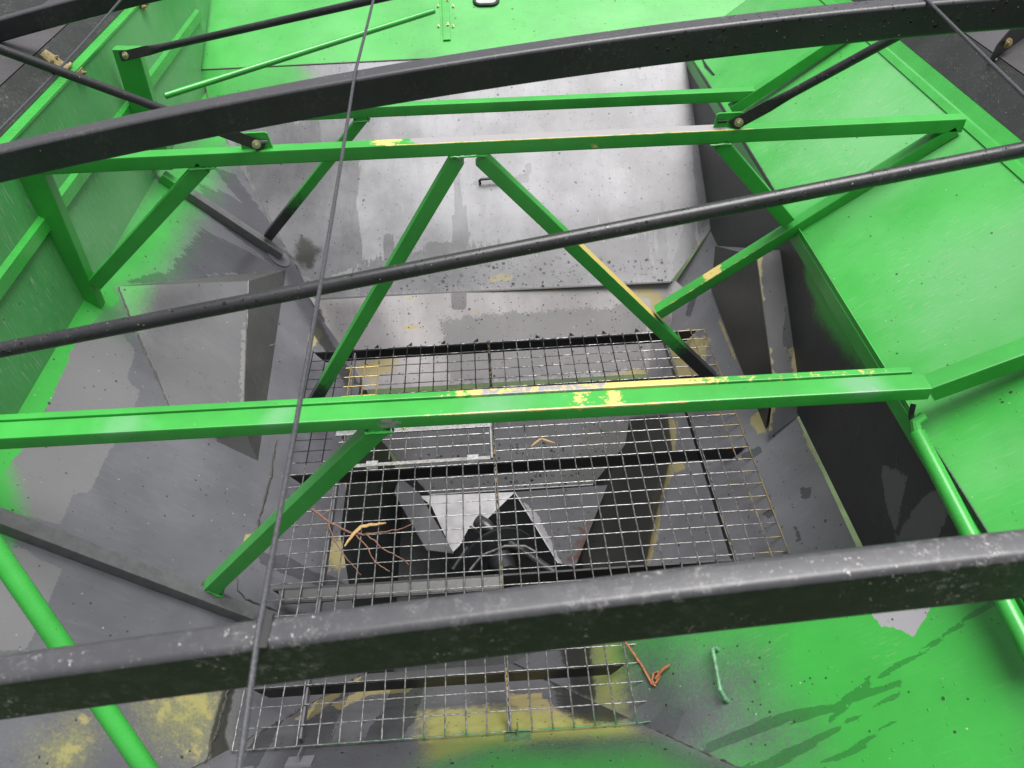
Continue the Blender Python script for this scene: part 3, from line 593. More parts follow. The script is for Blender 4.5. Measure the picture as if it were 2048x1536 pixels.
def rrect(w, h, r, n=5):
    o = []
    for cx, cy, a0 in ((w/2-r, h-r, 0), (-w/2+r, h-r, 90), (-w/2+r, r, 180), (w/2-r, r, 270)):
        o += [(cx+r*math.cos(R_(a0+90*i/n)), cy+r*math.sin(R_(a0+90*i/n))) for i in range(n+1)]
    return o
win = MB(); fr = [wb+wu*a+wv*b+PRW.n*.006 for a, b in rrect(.108, .16, .03)]
win.tube(fr+[fr[0], fr[1]], .008, 8, caps=False); wf = win.build('window', M['rubber'], tank)
MB().plate([wb+wu*a+wv*b+PRW.n*.005 for a, b in rrect(.1, .155, .028)], PRW.n, .002).build('pane', M['pane'], wf)

# deflector boxes on the slopes ------------------------------------------------------------
A = PL.at(232, 573); D = PL.at(345, 830); G = PL.at(516, 922); H = PL.at(572, 540); I = PL.at(603, 640); Jp = PL.at(548, 880)
B = onY(497, 562, 1.47); Cc = onY(488, 840, 1.0); E_ = PL.at(432, 882)
PB1 = Plane(A, np.cross(B-A, D-A)); Cc = PB1.at(488, 842)
bx = panel('deflector_box', PB1, [A, B, Cc, PB1.at(446, 862), D], M['boxg'], tank, [
    ('spray', [(220, 560), (300, 560), (290, 600), (270, 650), (235, 600)], .12), ('bare', [(483, 640), (492, 640), (489, 840), (478, 840)], .02), ('soak_shade', [(240, 575), (420, 565), (330, 700), (300, 720)], .3)], res=.014)
def facet(name, pts, mat, parent, marks=(), res=.014):
    pts = [np.array(p, float) for p in pts]; pl = Plane(pts[0], np.cross(pts[1]-pts[0], pts[2]-pts[0]))
    if abs(pl.n[2]) > .9999: pl.n[2] *= 1
    return panel(name, pl, [p-pl.n*np.dot(p-pl.p, pl.n) for p in pts], mat, parent, marks, res)
for nm, pts in (('box_back', [A, B, H]), ('box_side', [B, H, I, G, Cc]), ('box_end', [Cc, G, E_])):
    pts = [np.array(q) for q in pts]
    if len(pts) > 3:
        pl = Plane(B, np.cross(H-B, G-B)); pts = [B, H, pl.at(603, 640), pl.at(548, 880), G, pl.at(488, 842)]
    o = facet(nm, pts, M['streak'], tank)
    hang(o, bx)
weld([B, Cc], .0016, .0006, 12, 'greyedge', 'box_edge')
# right hand box
a1 = PRM.at(1432, 492); w0 = onX(1558, 500, 1.58); w1 = onX(1603, 762, 1.58)
f0 = onX(1514, 512, 1.515); f1 = onX(1548, 768, 1.515)
pt_ = Plane(f0, np.cross(w0-f0, f1-f0))
rbx = panel('deflector_box', pt_, [f0, pt_.at(1560, 500), pt_.at(1603, 762), pt_.at(1588, 775), f1], M['boxg'], tank, [
    ('primer', [(1512, 512), (1526, 510), (1522, 560), (1528, 600), (1524, 600)], .01), ('primer', [(1538, 680), (1542, 690), (1552, 775), (1545, 775)], .008), ('primer', [(1575, 700), (1590, 690), (1602, 765), (1585, 770), (1582, 720)], .014),
    ('wet', [(1570, 610), (1580, 620), (1590, 690), (1580, 720), (1565, 680)], .012)], res=.012)
sd2 = [a1, f0, f1, PRM.at(1532, 862), PRM.at(1500, 790), PRM.at(1470, 700), PRM.at(1425, 580)]
pl2 = Plane(f0, np.cross(f1-f0, PRM.at(1470, 700)-f0))
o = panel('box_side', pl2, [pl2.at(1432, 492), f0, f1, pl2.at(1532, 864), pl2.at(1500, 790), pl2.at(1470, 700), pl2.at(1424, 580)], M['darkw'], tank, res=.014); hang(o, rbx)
o = facet('box_end', [f1, pt_.at(1603, 762), PRM.at(1600, 830), pl2.at(1532, 864)], M['hopper'], tank, [('primer', [(1545, 770), (1600, 755), (1590, 770), (1555, 790)], .02), ('primer', [(1530, 840), (1545, 800), (1555, 790), (1540, 866)], .02)]); hang(o, rbx)
o = facet('box_back', [pl2.at(1432, 492), f0, pt_.at(1560, 500)], M['hopper'], tank); hang(o, rbx)

# floor angle bars (feet of the front and rear frames) ------------------------------------
def angle_bar(y, xa, xb, mk):
    a, b = PL.pt(xa, y), PL.pt(xb, y); m = MB()
    m.bar(a+PL.n*.018, b+PL.n*.018, .04, .036, up=PL.n, r=.003, seg=24, attr=mk)
    return m.build('floor_bar', M['floorbar'], tank)
M['floorbar'] = None
nb = NT('floor_bar_paint'); rg = nb.noise(40, 5, .7)
bb = nb.mix(nb.step(rg, .3, .7), (.085, .083, .088), (.12, .117, .124)); bb = nb.mix(nb.step(nb.math('ADD', nb.attr('paint'), nb.math('MULTIPLY', nb.math('SUBTRACT', rg, .5), .6)), .3, .7), bb, GREEN)
M['floorbar'] = nb.out(bb, .4, 0., nb.bump(rg, .2, .001))
angle_bar(YF, -.52, -.035, lambda t, k: {'paint': 1-t*12 if t < .09 else 0})
angle_bar(1.9, -.525, -.17, lambda t, k: {'paint': 1.2-t*3.6})
dk = MB(); c0 = PL.pt(-.172, 1.9)
dk.plate([c0+PL.n*.004+PL.u*.05*math.cos(t)+PL.v*.05*math.sin(t) for t in np.linspace(0, 2*math.pi, 25)[:-1]], PL.n, .005).build('foot_disc', M['hopper'], tank)

# handles and small fittings of the tank ---------------------------------------------------
def handle(pts, r, mat, name='handle'): return MB().tube(pts, r, 10).build(name, M[mat], tank)
hA, hB = PRR.at(960, 366), PRR.at(1003, 362)
handle([hA, hA+PRR.n*.02, hA+PRR.n*.028+(hB-hA)*.08, hB+PRR.n*.028-(hB-hA)*.08, hB+PRR.n*.02, hB], .0055, 'flat')
q0, q1 = PRN.at(1436, 1300), PRN.at(1456, 1403); nn = PRN.n
handle([q0, q0+nn*.018, q0+nn*.026+(q1-q0)*.06, q1+nn*.026-(q1-q0)*.14, q1+nn*.012-(q1-q0)*.03, q1], .0055, 'dullg')
for px, py in ((1036, 1474), (600, 1526)):
    c = PN.at(px, py); m = MB(); tU = np.array([1., 0, 0]); tV = np.cross(PN.n, tU)
    m.plate([c+tU*.03+tV*.02, c-tU*.03+tV*.02, c-tU*.03-tV*.02, c+tU*.03-tV*.02], -PN.n, .006)
    m.bar(c+tV*.026+PN.n*.012, c-tV*.012+PN.n*.012, .004, .026, up=PN.n, r=.001)
    m.build('screen_tab', M['hopper'] if px < 900 else M['tabm'], tank)
sp_ = MB(); h0 = onX(1483, 640, 1.545)
for px, py, dx in ((1483, 640, 0), (1476, 672, 0)):
    p = pl2.at(px, py); handle([p+pl2.n*.002, p+pl2.n*.015, p+pl2.n*.015+np.array([0, .014, .01])], .002, 'alu', 'hook')
for px, py in ((541, 691), (550, 723)):
    p = PL.at(px, py)+np.array([-.03, 0, .09]); pl_s = Plane(B, np.cross(H-B, G-B)); p = pl_s.at(px, py)
    handle([p, p+pl_s.n*.012, p+pl_s.n*.012+np.array([.01, .0, .006])], .002, 'alu', 'hook')
for k, px in enumerate((753, 820, 886, 952, 1076, 1144, 1209, 1275)):
    c = PLO.at(px, 696-(px-753)*.0625); m = MB()
    m.plate([c+[-.009, 0, 0], c+[.009, 0, 0], c+[.009 if k < 4 else -.009, .0, .016]], (0, -1, 0), .004).build('screen_gusset', M['streak'], tank)

# ------------------------------------------------------------------ green cross frames
TB = .04
def wear_none(t, k): return {}
def brace_leg(m, p, q, s=TB, mk=None, seg=1, up=(0, 1, 0)): m.bar(p, q, s, s, up=up, r=.003, seg=seg, attr=mk)
def joint(par, c, t, s=TB, mat='brace', tilt=(0, 0, 1)):
    """fillet weld round the end of a leg where it meets a level tube or sheet"""
    t = np.array(t, float)/np.linalg.norm(t); nb_ = np.array(tilt, float); rd = random.Random(int(abs(c[0])*1e4)); h = s/2+.001; path = []
    e1 = np.array([0, 1., 0]); e2 = np.cross(t, e1); e2 /= np.linalg.norm(e2)
    cs = [(-1, -1), (1, -1), (1, 1), (-1, 1), (-1, -1)]
    for (a, b), (a2, b2) in zip(cs[:-1], cs[1:]):
        for i in range(7):
            f = i/7; q = c+e1*h*(a+(a2-a)*f)+e2*h*(b+(b2-b)*f); q = q-t*np.dot(q-c, nb_)/np.dot(t, nb_)
            path.append(q+np.array([rd.uniform(-.001, .001) for _ in range(3)]))
    return MB().tube(path+[path[0]], [.0028+rd.uniform(-.0008, .001) for _ in range(len(path)+1)], 6).build('weld_bead', M[mat], par)

# front frame
fy = YF-.02; zb_ = lambda p, z: np.array([p[0], p[1], z])
ft = thing('cross_frame', (.6, YF, .68), 'nearest green cross frame, its wide beam worn yellow on top, one leg to lower left', 'cross frame', 'green cross frames inside the tank')
def fpt(x, y): return onY(x, y, fy)+[0, .025, 0]
b0, b1 = fpt(-260, 903), fpt(1860, 789)
def fw(t, k):
    d = {}
    # ring: 0-2 one side top, 3-5 the other side top ...
    x = -170+t*(1850+170)
    e = max(0, min(1, (x-760)/220))*max(0, min(1, (1520-x)/200))
    gs = lambda c, w: math.exp(-((x-c)/w)**2)
    d['primer'] = {1: .85, 0: .3, 2: .3}.get(k, 0)*e
    if k in (1, 2, 3): d['primer'] = max(d['primer'], .56*gs(1165, 24), .66*gs(1235, 24), .35*gs(1200, 70))
    d['bare'] = .62*gs(798, 30) if k in (0, 11) else (.5*gs(1725, 40) if k in (1, 2) else 0)
    d['faded_sheen'] = .25+.4*(gs(300, 60)+gs(590, 40)+gs(1725, 60)+gs(1010, 90)) if k in (0, 1, 2, 3) else .1  # faded patches, plus sky sheen put into the top face colour
    return d
m = MB(); m.bar(b0, b1, .05, .034, up=(0, 0, 1), r=.005, seg=160, attr=fw)
beam = m.build('beam', M['brace'], ft)
off = np.array([0, .034, .006]); m = MB()
def sw(t, k):
    x = -170+t*2020; e = max(0, min(1, (x-830)/160))*max(0, min(1, (1560-x)/140)); e2 = .36 if 1500 < x < 1800 else 0
    return {'primer': max(.66*e, e2), 'bare': .55*e if 980 < x < 1230 else .25*e}
m.bar(b0+off, b1+off-(b1-b0)*.01, .018, .03, r=.003, seg=120, attr=sw); m.build('stiffener_strip', M['brace'], ft)
m = MB(); brace_leg(m, fpt(765, 858)-[0, .005, 0], PL.at(418, 1187)+[0, 0, .012], .04, lambda t, k: {'soot': max(0, (t-.93)*10)}, 30); m.build('diagonal_leg', M['brace'], ft)
q = fpt(765, 858); t_ = (PL.at(418, 1187)-q); joint(ft, q-[0, .005, 0]+t_*.015, t_, .04); joint(ft, PL.at(418, 1187)+PL.n*.038, t_, .04, 'brace', PL.n)
m = MB(); d1 = onY(2120, 680, YF); d0 = fpt(1868, 792); d1 = d0+(d1-d0)*(1.985-d0[0])/(d1[0]-d0[0]); m.bar(d0, d1, .045, .045, up=(0, 1, 0), r=.005); m.build('shelf_leg', M['brace'], ft)

# middle frame
my = YM-.02
mt = thing('cross_frame', (.7, YM, .9), 'middle green cross frame with two steep legs forming a wide V over the grate', 'cross frame', 'green cross frames inside the tank')
def mp(x, y): return onY(x, y, my)+[0, .02, 0]
def mw(t, k):
    x = 90+t*1840; d = {}
    top = k in (2, 3)
    if top: d['bare'] = max(0, min(1, (x-800)/70))*max(0, min(1, (1480-x)/60))*1.2
    d['primer'] = (.72*math.exp(-((x-778)/36)**2) if top else 0)
    if k == 1: d['primer'] = max(d['primer'], max(0, min(1, (x-760)/30))*max(0, min(1, (1540-x)/60))*.8); d['bare'] = 0
    if 1175 < x < 1200 and k in (0, 11): d['primer'] = .4
    d['faded_sheen'] = .35 if top and x < 800 else 0  # left part of the top paler: gloss put into the colour
    return d
m = MB(); m.bar(mp(62, 338), mp(1928, 252), TB, TB, r=.005, seg=150, attr=mw); m.build('beam', M['brace'], mt)
soot = lambda a: (lambda t, k: {'soot': max(0, min(1.2, (t-a)*6))})  # lower end of a leg turns near-black
m = MB(); brace_leg(m, mp(915, 322), mp(622, 812)+[0, 0, -.01], TB, soot(.8), 40); m.build('diagonal_leg', M['brace'], mt)
def vw(t, k):
    d = {'soot': max(0, min(1.2, (t-.72)*6))}
    e = max(0, min(1, (t-.25)*8))*max(0, min(1, (.71-t)*20))
    d['primer'] = e*{10: .45, 11: 1., 0: .8, 1: .3}.get(k, 0)
    return d
m = MB(); brace_leg(m, mp(962, 322), mp(1428, 765), TB, vw, 60); m.build('diagonal_leg', M['brace'], mt)
pR0, pR1 = mp(1914, 262), mp(1592, 452); pR2 = mp(1318, 632)
m = MB(); m.bar(pR0, pR2, .036, .04, up=(0, 1, 0), r=.005, seg=50, attr=lambda t, k: {'primer': max(.7*math.exp(-((t-.78)/.05)**2) if k in (4, 5, 6, 7) else 0, .5 if t > .55 and k == 7 else 0)}); m.build('shelf_leg', M['brace'], mt)
m = MB(); brace_leg(m, mp(1442, 290), mp(1578, 448), TB); m.build('knee_leg', M['brace'], mt)
m = MB(); brace_leg(m, mp(405, 336), mp(188, 572), TB); m.build('knee_leg', M['brace'], mt)
m = MB(); m.bar(onY(48, 322, my)+[0, .02, .02], onY(186, 640, my)+[0, .02, 0], .04, .075, up=(1, 0, 0), r=.004); m.build('upright', M['brace'], mt)
for a_, b_ in (((915, 322), (622, 812)), ((962, 322), (1428, 765)), ((1442, 290), (1578, 448)), ((405, 336), (188, 572))):
    q = mp(*a_); t_ = mp(*b_)-q; zt = .5*(mp(62, 338)[2]+mp(1928, 252)[2])-.021; zt = np.interp(q[0], [mp(62, 338)[0], mp(1928, 252)[0]], [mp(62, 338)[2], mp(1928, 252)[2]])-.0215
    joint(mt, q+t_*(zt-q[2])/t_[2], t_)
SLP = np.array([.402, 0, .295])/.4986
def tabs(spots, par):
    for tx, ty in spots:
        c = PGW.at(tx, ty)+PGW.n*.003; MB().bar(c-SLP*.014, c+SLP*.014, .012, .006, up=PGW.n, r=.002).build('weld_tab', M['brace'], par)
tabs(((1838, 318), (1760, 362), (1668, 418)), mt)
lugs = []
for px, py, pa_, sg in ((514, 298, (487, 298), 1), (1456, 258, (1433, 262), -1)):
    c = onY(px, py, YM-.005); m = MB()
    o2 = [(-.04, -.006), (.042, -.006), (.036, .04), (.03, .044), (-.03, .044), (-.036, .04)]
    m.plate([c+[a, 0, b] for a, b in o2], (0, -1, 0), .006); lugs.append(m.build('lug', M['brace'], mt))
    s_ = onY(px+12*sg, py-14, YM-.012); MB().bar(s_-[.012, 0, 0], s_+[.012, 0, 0], .003, .007, r=.001).build('slot', M['rear'] if sg > 0 else M['flat'], lugs[-1])

# rear frame
ry = 1.885
rt = thing('cross_frame', (.7, 1.9, .7), 'farthest green cross frame crossing the pale rear slope below the arched black bow', 'cross frame', 'green cross frames inside the tank')
def rp(x, y): return onY(x, y, ry)+[0, .02, 0]
m = MB(); m.bar(rp(402, 240), rp(1512, 192), TB, TB, r=.005, seg=40, attr=lambda t, k: {'faded_sheen': .4 if k < 6 and t < .4 else 0}); m.build('beam', M['brace'], rt)  # top paler at left: sheen put into the colour
m = MB(); brace_leg(m, rp(727, 238), rp(535, 478), .036, lambda t, k: {'soot': max(0, min(1.1, (t-.45)*2.4))}, 30); m.build('diagonal_leg', M['brace'], rt)
q = rp(727, 238); t_ = rp(535, 478)-q; joint(rt, q+t_*.02, t_, .036)
m = MB(); m.bar(onY(1462, 220, 1.9), onY(1712, 55, 1.9), .04, .036, up=(0, 1, 0), r=.004); m.build('shelf_leg', M['brace'], rt)
m = MB(); m.bar(onY(250, 100, ry)+[0, .02, 0], onY(322, 340, ry)+[0, .02, 0], .04, .085, up=(1, 0, 0), r=.004); up_ = m.build('upright', M['brace'], rt)
tabs(((1672, 82), (1602, 132), (1515, 198)), rt)

# thin green pipe from the left wall to the joint strip; green pipe at lower left
pp = MB(); pa = onY(330, 192, 2.1); pb = onY(868, 22, 2.75); pp.tube([pa, pb], .012, 12)
tag(pp.build('brace_pipe', M['pipe']), 'thin light green pipe slanting from left wall up to the bolted rear joint strip', 'pipe')
pq = MB(); pa = onY(-70, 1010, .1); pb = onY(345, 1616, -.25); pq.tube([pa, (pa+pb)/2, pb], .0185, 20)
tag(pq.build('brace_pipe', M['pipe']), 'glossy green round pipe passing under the nearest black bow at lower left', 'pipe')

# ------------------------------------------------------------------ black cover bows
def bow(px_top, px_bot, Y, h, d, mat, name='cover_bow', rain=None, seg=60, ext=(0, 0)):
    m = MB(); rings = []; at = []; du = []
    c = np.polyfit([onY(*p, Y)[0] for p in px_top], [onY(*p, Y)[2] for p in px_top], 2)
    x0, x1_ = onY(*px_top[0], Y)[0]-ext[0], onY(*px_top[-1], Y)[0]+ext[1]
    r = .008
    for i in range(seg+1):
        x = x0+(x1_-x0)*i/seg; z = np.polyval(c, x); prof = []
        for cx, cz, a0 in ((1, 1, 0), (-1, 1, 90), (-1, -1, 180), (1, -1, 270)):
            for da in (0, 30, 60, 90):
                a = R_(a0+da); prof.append((cx*(d/2-r)+r*math.cos(a), cz*(h/2-r)+r*math.sin(a)))
        rings.append([np.array([x, Y+d/2+a, z-h/2+b]) for a, b in prof])
        at += [rain(x) if rain else 0.]*16; du += [1. if b > h/2-r*.75 else 0. for a, b in prof]
    m.loft(rings, rain=at, dust=du); return m.build(name, M[mat]), c
bowN, cN = bow([(-150, 1386), (0, 1362), (500, 1305), (1000, 1229), (1500, 1178), (2048, 1115), (2180, 1103)], None, -.45, .071, .031, 'bowworn', ext=(.6, .85))
tag(bowN, 'nearest black cover bow, chalky grey on top, crossing the foreground over the grate', 'cover bow', 'black bows of the folding cover')
bowM, cM = bow([(-200, 350), (0, 302), (500, 201), (1000, 107), (1500, 42), (1800, 8), (2250, -22)], None, .6, .06, .046, 'bow', rain=lambda x: max(0., min(1., (x-.75)*2.)), ext=(.35, .6))
tag(bowM, 'middle black cover bow arching over the tank with raindrops on its right half', 'cover bow', 'black bows of the folding cover')
bowR, cR = bow([(-150, 80), (0, 40), (130, 2), (260, -30), (600, -110), (1000, -170)], None, 1.62, .06, .04, 'bow', ext=(.1, .9))
tag(bowR, 'farthest black cover bow cutting across the top left corner above the left flap', 'cover bow', 'black bows of the folding cover')

# cables running over the bows
def cable(x, ys, name, label, r):
    pts = []
    for y, c, d in ((-.45, cN, .031), (.6, cM, .046), (1.62, cR, .04)):
        pts.append([x, y+d/2, np.polyval(c, x)+r*.9])
    pts = [np.array(p) for p in pts]
    pre = pts[0]+(pts[0]-pts[1])*.5+[0, 0, -.03]; post_ = pts[2]+(pts[2]-pts[1])*.8+[0, 0, -.1]
    path = []
    P = [pre]+pts+[post_]
    for a, b in zip(P[:-1], P[1:]):
        path += [a+(b-a)*i/12+np.array([0, 0, -.008*math.sin(math.pi*i/12)]) for i in range(12)]
    path.append(P[-1])
    return tag(MB().tube(path, r, 10).build(name, M['cable']), label, 'cable', 'cover cables along the tank')
xc = onY(495, 1262, -.45)[0]
cable(xc, None, 'cover_cable', 'thin grey cable crossing all green frames from top centre to lower left', .0029)
cable(onY(1835, 40, .62)[0], None, 'cover_cable', 'thin grey cable above the black right hand flap at top right', .0031)
cable(-.27, None, 'cover_cable', 'thin pale cable crossing the top left corner over the left flap', .0028)
wr = MB(); wz = np.polyval(cN, xc+.012); wr.loft([[(xc+.003+a, -.4515, wz-.004), (xc+.003+a, -.4515, wz+.0015), (xc+.003+a, -.418, wz+.0015), (xc+.003+a, -.418, wz-.004)] for a in (0, .007)])
tag(wr.build('cable_clip', M['flat']), 'small black clip holding the cable on the nearest bow', 'clip')

# rods with flattened ends
def rod(p, q, r, label, name='tie_rod', flat_p=None, group='black round rods of the folding cover', rain=1.):
    p, q = np.array(p, float), np.array(q, float); root = thing(name, tuple((p+q)/2), label, 'rod', group)
    t = (q-p)/np.linalg.norm(q-p); m = MB()
    if flat_p is not None:
        nrm = np.array(flat_p, float); nrm -= t*np.dot(nrm, t); nrm /= np.linalg.norm(nrm); sd = np.cross(t, nrm)
        rings = []
        for s, a, b in ((-.022, 1.3, .24), (.085, 1.3, .24), (.115, 1.15, .6), (.145, 1., 1.)):
            rings.append([p+t*s+r*(a*math.cos(2*math.pi*k/16)*sd+b*math.sin(2*math.pi*k/16)*nrm) if b > .3 else
                          p+t*s+r*(a*max(-1, min(1, 1.5*math.cos(2*math.pi*k/16)))*sd+b*max(-1, min(1, 1.5*math.sin(2*math.pi*k/16)))*nrm) for k in range(16)])
        rings.append([q+r*(math.cos(2*math.pi*k/16)*sd+math.sin(2*math.pi*k/16)*nrm) for k in range(16)])
        m.loft(rings, rain=rain)
    else: m.tube([p+(q-p)*i/8 for i in range(9)], r, 18, rain=rain)
    m.build('rod', M['rod'], root)
    if flat_p is not None: bolt(p+nrm*r*.27, nrm, root, .0075)
    return root
_ra, _rb = onY(-90, 718, .13), onY(2160, 277, .24)
rod(_ra-(_rb-_ra)*.25, _rb+(_rb-_ra)*.3, .0118, 'long black rod spanning the whole view between nearest and middle bows', 'tie_rod')
n0 = np.array([0, -1, .35])
rod(onY(512, 288, YM-.014), onY(-60, 76, .95), .0108, 'black rod bolted to the middle frame at left, rising to the top left bow', 'tie_rod', n0, rain=.3)
rod(onY(1478, 244, YM-.014), onY(1872, 30, 1.0), .0115, 'black rod bolted to the middle frame at right, rising under the middle bow', 'tie_rod', n0)
rod(onY(252, 111, 1.86), onY(800, -12, 1.66), .0115, 'black rod bolted to the upright on the left wall, running towards top centre', 'tie_rod', n0, rain=.2)

# ------------------------------------------------------------------ cover flaps left and right
lfp = thing('cover_flap', (-.62, 1., 1.0), 'black ribbed plastic flap hinged along the top of the left green wall', 'flap', 'black flaps of the folding cover')
def strip(xs_zs, y0, y1, mat, name, par):
    m = MB(); (xa, za), (xb, zb_) = xs_zs; d = np.array([xb-xa, 0, zb_-za]); n = np.array([d[2], 0, -d[0]]); n /= np.linalg.norm(n); t = n*.006
    m.loft([[(xa, y, za), (xb, y, zb_), (xb+t[0], y, zb_+t[2]), (xa+t[0], y, za+t[2])] for y in (y0, y1)])
    return m.build(name, M[mat], par)
strip(((-.585, .99), (-.635, 1.05)), -.8, 3.1, 'flapd', 'edge_band', lfp)
strip(((-.635, 1.05), (-.735, 1.085)), -.8, 3.1, 'flap', 'flat_band', lfp)
strip(((-.735, 1.085), (-.80, 1.16)), -.8, 3.1, 'flapd', 'outer_band', lfp)
def hinge(c):
    m = MB(); h = thing('hinge', tuple(c), 'x', 'hinge')
    return h
for k, (y, lab) in enumerate(((1.66, 'rusty brass coloured hinge joining the left flap to the left wall, beside the rod'), (2.33, 'rusty brass coloured hinge at top edge of photo on the left wall flange'))):
    c = np.array([-.575, y, 1.0]); hg = thing('hinge', tuple(c), lab, 'hinge', 'hinges along the left wall')
    m = MB(); m.plate([(-.583, y-.03, .998), (-.583, y+.03, .998), (-.625, y+.022, 1.048), (-.625, y-.022, 1.048)], (.77, 0, .64), -.004); m.build('flap_leaf', M['brass'], hg)
    m = MB(); m.tube([(-.572, y-.032, 1.0), (-.572, y+.032, 1.0)], .006, 10); m.build('knuckle', M['brass'], hg)
    m = MB(); m.plate([(-.543, y-.03, .99), (-.543, y+.03, .99), (-.541, y+.025, .965), (-.541, y-.025, .965)], (1, 0, 0), -.003); m.build('wall_leaf', M['brass'], hg)
    for a in (-.017, .017):
        bolt((-.602, y+a, 1.02+.004), (.77, 0, .64), hg, .005, mat='brass'); bolt((-.538, y+a, .977), (1, 0, .1), hg, .005, mat='brass')
rfp_ = thing('cover_flap', (2.1, 1., .98), 'black plastic flap beyond the green flange at top right corner', 'flap', 'black flaps of the folding cover')
x0_, z0_ = 2.036, z1+.022
strip(((x0_+.075, z0_+.085), (x0_, z0_)), -.8, 3.1, 'flapd', 'edge_band', rfp_)
strip(((x0_+.40, z0_+.2), (x0_+.075, z0_+.085)), -.8, 3.1, 'flap', 'flat_band', rfp_)
# bracket on the right flap
PFR = Plane((x0_+.075, 0, z0_+.085), (-.115, 0, .325))
c = PFR.at(1975, 132); bk = thing('flap_bracket', tuple(c), 'black angled bracket with a brass bolt standing on the right flap', 'bracket')
e1 = PFR.at(2090, 48)-c
e2 = np.array([0, -.0, 1.])
m = MB(); m.plate([c, c+e1, c+e1+e2*.1, c+e1*.25+e2*.075, c+e1*.06+e2*.05], (0, -1, .2), .006); m.build('plate', M['flat'], bk)
bolt(c+e1*.24+e2*.036+np.array([0, -.004, 0]), (-.2, -1, .25), bk, .008, mat='brass')
for t in (.12, .6): MB().bar(c+e1*t+[0, 0, .002], c+e1*(t+.16)+[0, 0, .002], .008, .005, r=.002).build('weld_bead', M['alu'], bk)

# ------------------------------------------------------------------ wire screens
CELL = .05; WR = .0021
def ypos(j): return (29-j)*CELL
def wires(name, x0, ncol, j0, j1, label, skip=None, cut=None, pm=None):
    m = MB()
    def at(x, y):
        d = {'soot': 0., 'primer': 0., 'paint': 0.}
        if pm: d.update(pm(x, y))
        return d
    def run(pts):
        A_ = [at(p[0], p[1]) for p in pts]; n = 8
        m.tube(pts, WR if abs(pts[0][0]-pts[-1][0]) < .01 else WR*.82, n, soot=[a['soot'] for a in A_ for _ in range(n)], primer=[a['primer'] for a in A_ for _ in range(n)], paint=[a['paint'] for a in A_ for _ in range(n)])
    rd = random.Random(len(name)+ncol)
    for i in range(ncol+1):                         # lengthwise wires lie on top
        x = x0+i*CELL; seg = []
        jj1 = j1 if not cut or i <= cut[0] else cut[1]
        js = np.linspace(j0-.06, jj1+.06, int(jj1-j0)*4+1)
        for j in js:
            if skip and skip[0] < x < skip[1] and skip[2] < j < skip[3]:
                if len(seg) > 1: run(seg)
                seg = []; continue
            seg.append((x+rd.uniform(-.0005, .0005), ypos(j), WR*2+rd.uniform(-.0004, .0004)))
        if len(seg) > 1: run(seg)
    for j in range(j0, j1+1):                       # cross wires under them
        last = ncol if not cut or j <= cut[1] else cut[0]; seg = []
        for k in np.linspace(-.06, last+.06, last*4+1):
            x = x0+k*CELL
            if skip and skip[2] < j < skip[3] and skip[0] < x < skip[1]:
                if len(seg) > 1: run(seg)
                seg = []; continue
            seg.append((x, ypos(j)+rd.uniform(-.0005, .0005), .0002+rd.uniform(-.0004, .0004)))
        if len(seg) > 1: run(seg)
    return tag(m.build(name, M['wire']), label, 'wire screen', 'welded wire screens over the sump')
def pm_left(x, y):
    d = {}
    d['soot'] = .8 if y > .9 and x < .22 else max(.1, min(.62, (y-.2)*.62))  # wires get darker towards the far end
    if y > 1.12 and .13 < x < .26 and y < 1.36: d['primer'] = .8
    if y < .12: d['paint'] = .5*max(0, 1-y/.05)*(x > .2)
    return d
def pm_mid(x, y):
    d = {'soot': max(.1, min(.55, (y-.35)*.6))}
    if y > 1.12 and x > 1.15: d['primer'] = .1+(x-1.15)*2
    if x > 1.2 and y > .4: d['soot'] = .3
    if y < .2: d['paint'] = max(0, min(.75, (.08-y)*8))
    return d
def pm_right(x, y): return {'primer': .25+.28*min(1, max(0, (x-1.33)*8)), 'soot': .3}
HX0, HX1 = .135, .648
wires('wire_screen', 0., 13, 0, 29, 'left wire screen with the small hinged hatch set into it', skip=(HX0, HX1, 8.6, 11.7), pm=pm_left)
wires('wire_screen', .6562, 13, 0, 29, 'middle wire screen, its near end stepped in beside the green sheet', cut=(7, 22), pm=pm_mid)
wires('wire_screen', 1.3128, 3, 0, 22, 'narrow right wire screen with yellowish primed wires', pm=pm_right)
# hatch
ha = thing('screen_hatch', (.4, .95, .01), 'small hinged hatch with bright top rail in the left wire screen', 'hatch')
ya, yb2 = ypos(8.75), ypos(11.35)
m = MB(); m.bar((HX0, ya, .012), (HX1, ya, .012), .03, .006, r=.001); m.build('top_rail', M['alu'], ha)
bolt((.36, ya, .015), (0, 0, 1), ha, .006)
for k in range(10): MB().tube([(HX0+.028+k*.0508, ya, .007), (HX0+.028+k*.0508, yb2, .007)], .0024, 8).build('rod', M['wirebare'] if 'wirebare' in M else M['wire'], ha)
for j in (9.45, 10.4): MB().tube([(HX0+.01, ypos(j), .003), (HX1-.01, ypos(j), .003)], .002, 8).build('cross_rod', M['wire'], ha)
m = MB(); m.bar((HX0+.02, yb2-.012, .002), (HX1-.01, yb2-.012, .002), .014, .004, r=.001); m.build('hinge_rail', M['greyedge'], ha)
for x in (.245, .565):
    m = MB(); m.loft([[(x+a, yb2+.004, .002), (x+a, yb2-.004, .013), (x+a, yb2-.024, .012), (x+a, yb2-.03, .0), (x+a, yb2-.018, -.004)] for a in (0, .036)]); m.build('hinge_clip', M['alu'], ha)
MB().bar((HX1-.004, ya, .006), (HX1-.004, yb2-.02, .006), .006, .01, r=.001).build('side_rail', M['alu'], ha)

